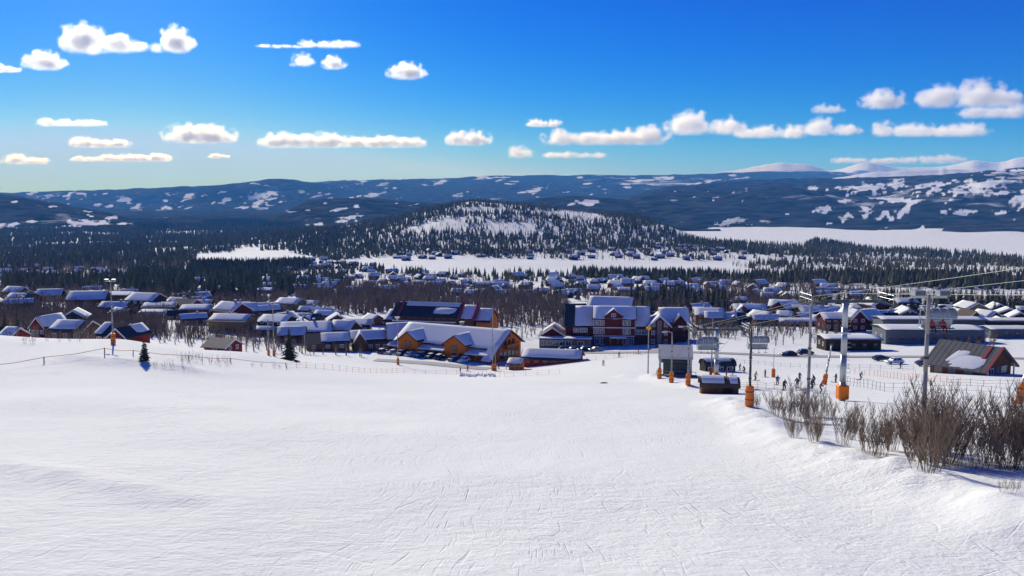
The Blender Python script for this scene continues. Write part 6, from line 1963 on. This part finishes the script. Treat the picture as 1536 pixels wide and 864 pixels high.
for k, (px_, py_, h_) in enumerate([(1462, 704, 3.4), (1478, 696, 3.6), (1496, 700, 4.2), (1508, 692, 4.4), (1520, 698, 4.6), (1532, 690, 4.4), (1544, 700, 4.2), (1516, 704, 4.0), (1556, 690, 4.2)]):
    shrub(px_, py_, h_, 'tall open leafless shrub near the leaning steel post', 'tall shrubs near the leaning steel post', k % 2 == 0, k, srn.uniform(.85, 1.1))
for k in range(16):
    px_ = srn.uniform(1190, 1540); py_ = 648 + (px_ - 1190) * .13 + srn.uniform(-26, 20)
    shrub(px_, py_, srn.uniform(1.2, 2.6), 'thin sparse leafless shrub poking from the snow bank', 'thin shrubs on the snow bank', True, k, srn.uniform(.8, 1.2))
for k, (px_, py_, h_) in enumerate([(232, 551, 1.2), (246, 553, 1.5), (258, 552, 1.4), (272, 546, 2.2), (282, 545, 2.4), (292, 544, 2.4), (304, 546, 2.0), (316, 547, 2.0), (328, 549, 2.4), (340, 549, 2.2), (378, 551, 1.2), (392, 550, 1.0), (412, 552, 1.4), (420, 553, 1.2)]):
    shrub(px_, py_, h_, 'thin bare twigs standing in snow on the crest near the lone spruce', 'bare twigs on the crest', True, k, 1.0)
for k, (px_, py_, h_) in enumerate([(38, 515, 1.8), (50, 516, 2.2), (90, 512, 1.8), (105, 512, 2.0), (118, 512, 2.2), (70, 512, 1.4)]):
    shrub(px_, py_, h_, 'bare twigs on the crest below the left houses', 'bare twigs below the left houses', True, k, 1.0)
for k, (px_, py_, h_) in enumerate([(1502, 738, .6), (1516, 740, .7), (1525, 737, .5), (1560, 742, .6)]):
    shrub(px_, py_, h_, 'tiny tuft of dry stalks in the snow below the tall shrubs', 'dry stalks below the tall shrubs', True, k, 1.2)

# ------------------------------------------------------------------ the air and the clouds
def build_haze():
    m = bpy.data.materials.new('haze')
    m.use_nodes = True
    n = m.node_tree; n.nodes.clear()
    out = n.nodes.new('ShaderNodeOutputMaterial')
    v = n.nodes.new('ShaderNodeVolumePrincipled')
    v.inputs['Color'].default_value = (0.09, 0.38, 1.0, 1)
    v.inputs['Absorption Color'].default_value = (1, 1, 1, 1)
    v.inputs['Density'].default_value = HAZE_DENSITY
    v.inputs['Anisotropy'].default_value = 0.0
    n.links.new(v.outputs[0], out.inputs['Volume'])
    o = MB().box(-19600, 19600, -19600, 20800, -70, 1060).build('haze', m)
    return tag(o, kind='stuff')
HAZE_DENSITY = 0.000055
build_haze()

def cloud_material(density, lumps, h):
    """soft torn cumulus: a density that thins out from the middle of each dome and is frayed by noise"""
    m = bpy.data.materials.new('cloud')
    m.use_nodes = True
    n = m.node_tree; n.nodes.clear(); L = n.links
    out = n.nodes.new('ShaderNodeOutputMaterial')
    v = n.nodes.new('ShaderNodeVolumePrincipled')
    v.inputs['Color'].default_value = (1, 1, 1, 1)
    v.inputs['Anisotropy'].default_value = 0.55
    tc = n.nodes.new('ShaderNodeTexCoord')
    no = n.nodes.new('ShaderNodeTexNoise'); no.inputs['Scale'].default_value = 2.3 / h; no.inputs['Detail'].default_value = 6; no.inputs['Roughness'].default_value = .58
    L.new(tc.outputs['Object'], no.inputs['Vector'])
    best = None
    for (cx, cyy, cz, rx, ry, rz) in lumps:
        mp = n.nodes.new('ShaderNodeMapping'); mp.vector_type = 'TEXTURE'
        mp.inputs['Location'].default_value = (cx, cyy, cz); mp.inputs['Scale'].default_value = (rx, ry, rz)
        L.new(tc.outputs['Object'], mp.inputs['Vector'])
        ln = n.nodes.new('ShaderNodeVectorMath'); ln.operation = 'LENGTH'; L.new(mp.outputs[0], ln.inputs[0])
        if best is None: best = ln.outputs['Value']
        else:
            mn = n.nodes.new('ShaderNodeMath'); mn.operation = 'SMOOTH_MIN'; mn.inputs[2].default_value = .25
            L.new(best, mn.inputs[0]); L.new(ln.outputs['Value'], mn.inputs[1]); best = mn.outputs[0]
    # noise minus distance
    a_ = n.nodes.new('ShaderNodeMath'); a_.operation = 'MULTIPLY_ADD'; a_.inputs[1].default_value = 2.1
    L.new(no.outputs['Fac'], a_.inputs[0])
    ng = n.nodes.new('ShaderNodeMath'); ng.operation = 'MULTIPLY'; ng.inputs[1].default_value = -1.0
    L.new(best, ng.inputs[0]); L.new(ng.outputs[0], a_.inputs[2])
    r_ = n.nodes.new('ShaderNodeMapRange'); r_.inputs['From Min'].default_value = .22; r_.inputs['From Max'].default_value = .75
    r_.inputs['To Max'].default_value = density
    L.new(a_.outputs[0], r_.inputs['Value'])
    sx = n.nodes.new('ShaderNodeSeparateXYZ'); L.new(tc.outputs['Object'], sx.inputs[0])
    bs = n.nodes.new('ShaderNodeMapRange'); bs.inputs['From Min'].default_value = -.02 * h; bs.inputs['From Max'].default_value = .28 * h
    L.new(sx.outputs['Z'], bs.inputs['Value'])
    ml = n.nodes.new('ShaderNodeMath'); ml.operation = 'MULTIPLY'; L.new(r_.outputs[0], ml.inputs[0]); L.new(bs.outputs[0], ml.inputs[1])
    L.new(ml.outputs[0], v.inputs['Density'])
    L.new(v.outputs[0], out.inputs['Volume'])
    m.cycles.volume_step_rate = 0.35
    return m

CLOUD_BASE = 1150.0
cloud_rng = random.Random(8)

def cloud(lumps, base_py, label, thin=1.0):
    """lumps: (px, top py, half width px); the cloud's flat base stands at a common level above the valley"""
    px_mid = sum(l[0] for l in lumps) / len(lumps)
    r = ray(px_mid, base_py)
    Y = min(CLOUD_BASE * r[1] / r[2], 30000)
    k = Y / F
    c0 = at(px_mid, base_py, Y)
    hmax = max(max(base_py - l[1], 2) for l in lumps) * k
    bm = bmesh.new()
    domes = []
    for (lx, ty, hw) in lumps:
        h = max(base_py - ty, 2) * k
        w = hw * k
        n = int(np.clip(round(2 * w / (h * 1.7)), 1, 4))
        for i in range(n):
            fx = 0.0 if n == 1 else (i + .5) / n * 2 - 1
            fx += cloud_rng.uniform(-.12, .12)
            hh = h * (1.0 if n == 1 else cloud_rng.uniform(.72, 1.05))
            rx = w if n == 1 else max(w / n * 1.45, hh * .6)
            domes.append(((lx - px_mid) * k + fx * (w - rx * .55 if n > 1 else 0), cloud_rng.uniform(-.3, .3) * w * .3, hh * .36, rx, max(rx, hh) * .8, hh * .66))
    for (x, y, z, rx, ry, rz) in domes:
        M = Matrix.Translation((x, y, z)) @ Matrix.Diagonal((rx * 1.08, ry * 1.08, rz * 1.08, 1))
        bmesh.ops.create_icosphere(bm, subdivisions=3, radius=1.0, matrix=M)
    for v in bm.verts:                         # flat underside
        if v.co.z < 0: v.co.z *= .12
    me = bpy.data.meshes.new('cloud')
    bm.to_mesh(me); bm.free()
    me.materials.append(cloud_material(thin * 5.5 / hmax, domes, hmax))
    o = data_obj('cloud', me, loc=c0)
    rm = o.modifiers.new('remesh', 'REMESH'); rm.mode = 'VOXEL'; rm.voxel_size = hmax / 14
    tag(o, label, 'cloud', 'fair weather clouds in the blue sky')
    return o

CLOUDS = [
    ([(125, 33, 42), (175, 45, 35), (210, 62, 16)], 79, 'large bright white cloud with a domed top and tapering side, high in the sky', 1),
    ([(265, 38, 28), (235, 62, 14)], 79, 'rounded white cloud touching the tapering side of the largest high cloud', 1),
    ([(68, 75, 34)], 105, 'small puffy white cloud just under the large domed high cloud', .8),
    ([(8, 95, 26)], 109, 'flat little white cloud beside the small puffy one', .6),
    ([(500, 82, 20)], 104, 'small round white puff below a thin streak of cloud', .8),
    ([(455, 78, 20), (440, 92, 10)], 100, 'faint ragged wisp of cloud beside a round white puff', .35),
    ([(495, 58, 48), (420, 66, 40)], 72, 'long thin streak of cloud above two small puffs', .3),
    ([(611, 92, 32)], 119, 'lone small white cloud with a domed top in open blue sky', .8),
    ([(92, 176, 42), (125, 178, 42)], 190, 'flat thin white cloud above a row of low clouds', .5),
    ([(150, 205, 50)], 222, 'low oval white cloud under the flat thin one', .6),
    ([(205, 227, 62), (140, 232, 40)], 243, 'long low bank of pale cloud above the left ridge', .6),
    ([(40, 229, 34)], 247, 'small pale cloud low above the left ridge', .5),
    ([(300, 186, 58), (320, 200, 40)], 215, 'two tiered grey white cloud beside the longest bank', .7),
    ([(455, 196, 70), (530, 195, 70), (600, 200, 45)], 222, 'longest bank of soft grey white cloud above the round blue mountain', .7),
    ([(700, 194, 38)], 219, 'rounded white cloud at the end of the longest bank', .7),
    ([(815, 178, 32)], 191, 'small flat cloud above the broad grey bank', .5),
    ([(880, 190, 72), (950, 186, 60)], 218, 'broad pale grey bank of cloud beside a bright domed cloud', .6),
    ([(1035, 164, 42), (1090, 172, 32)], 203, 'bright domed white cloud rising from a low bank', .8),
    ([(1135, 186, 40), (1190, 184, 30)], 208, 'low pale lumps of cloud between two domed clouds', .5),
    ([(1230, 174, 28), (1270, 182, 24)], 204, 'white domed cloud above the snowy mountain', .7),
    ([(1323, 132, 36)], 164, 'single oval white cloud hanging beside the greyish right hand cloud', .8),
    ([(1240, 152, 26)], 171, 'faint grey wisp of cloud between two oval clouds', .3),
    ([(1410, 124, 42), (1465, 117, 44), (1500, 130, 40)], 162, 'large greyish white cloud with several domes', .9),
    ([(1490, 152, 60)], 178, 'flat grey shelf of cloud under the large many domed cloud', .5),
    ([(1325, 180, 22), (1370, 182, 40), (1430, 180, 50)], 206, 'long pale bank of cloud above the white plateau', .5),
    ([(780, 217, 24), (860, 226, 60)], 238, 'thin low veil of cloud above the central far ridge', .4),
    ([(330, 229, 18)], 238, 'tiny pale puff low in the sky', .5),
    ([(1300, 234, 60), (1400, 230, 60)], 246, 'faint pale cloud resting behind the snowy peaks', .4),
]
for lumps, base, label, thin in CLOUDS:
    cloud(lumps, base, label, thin)
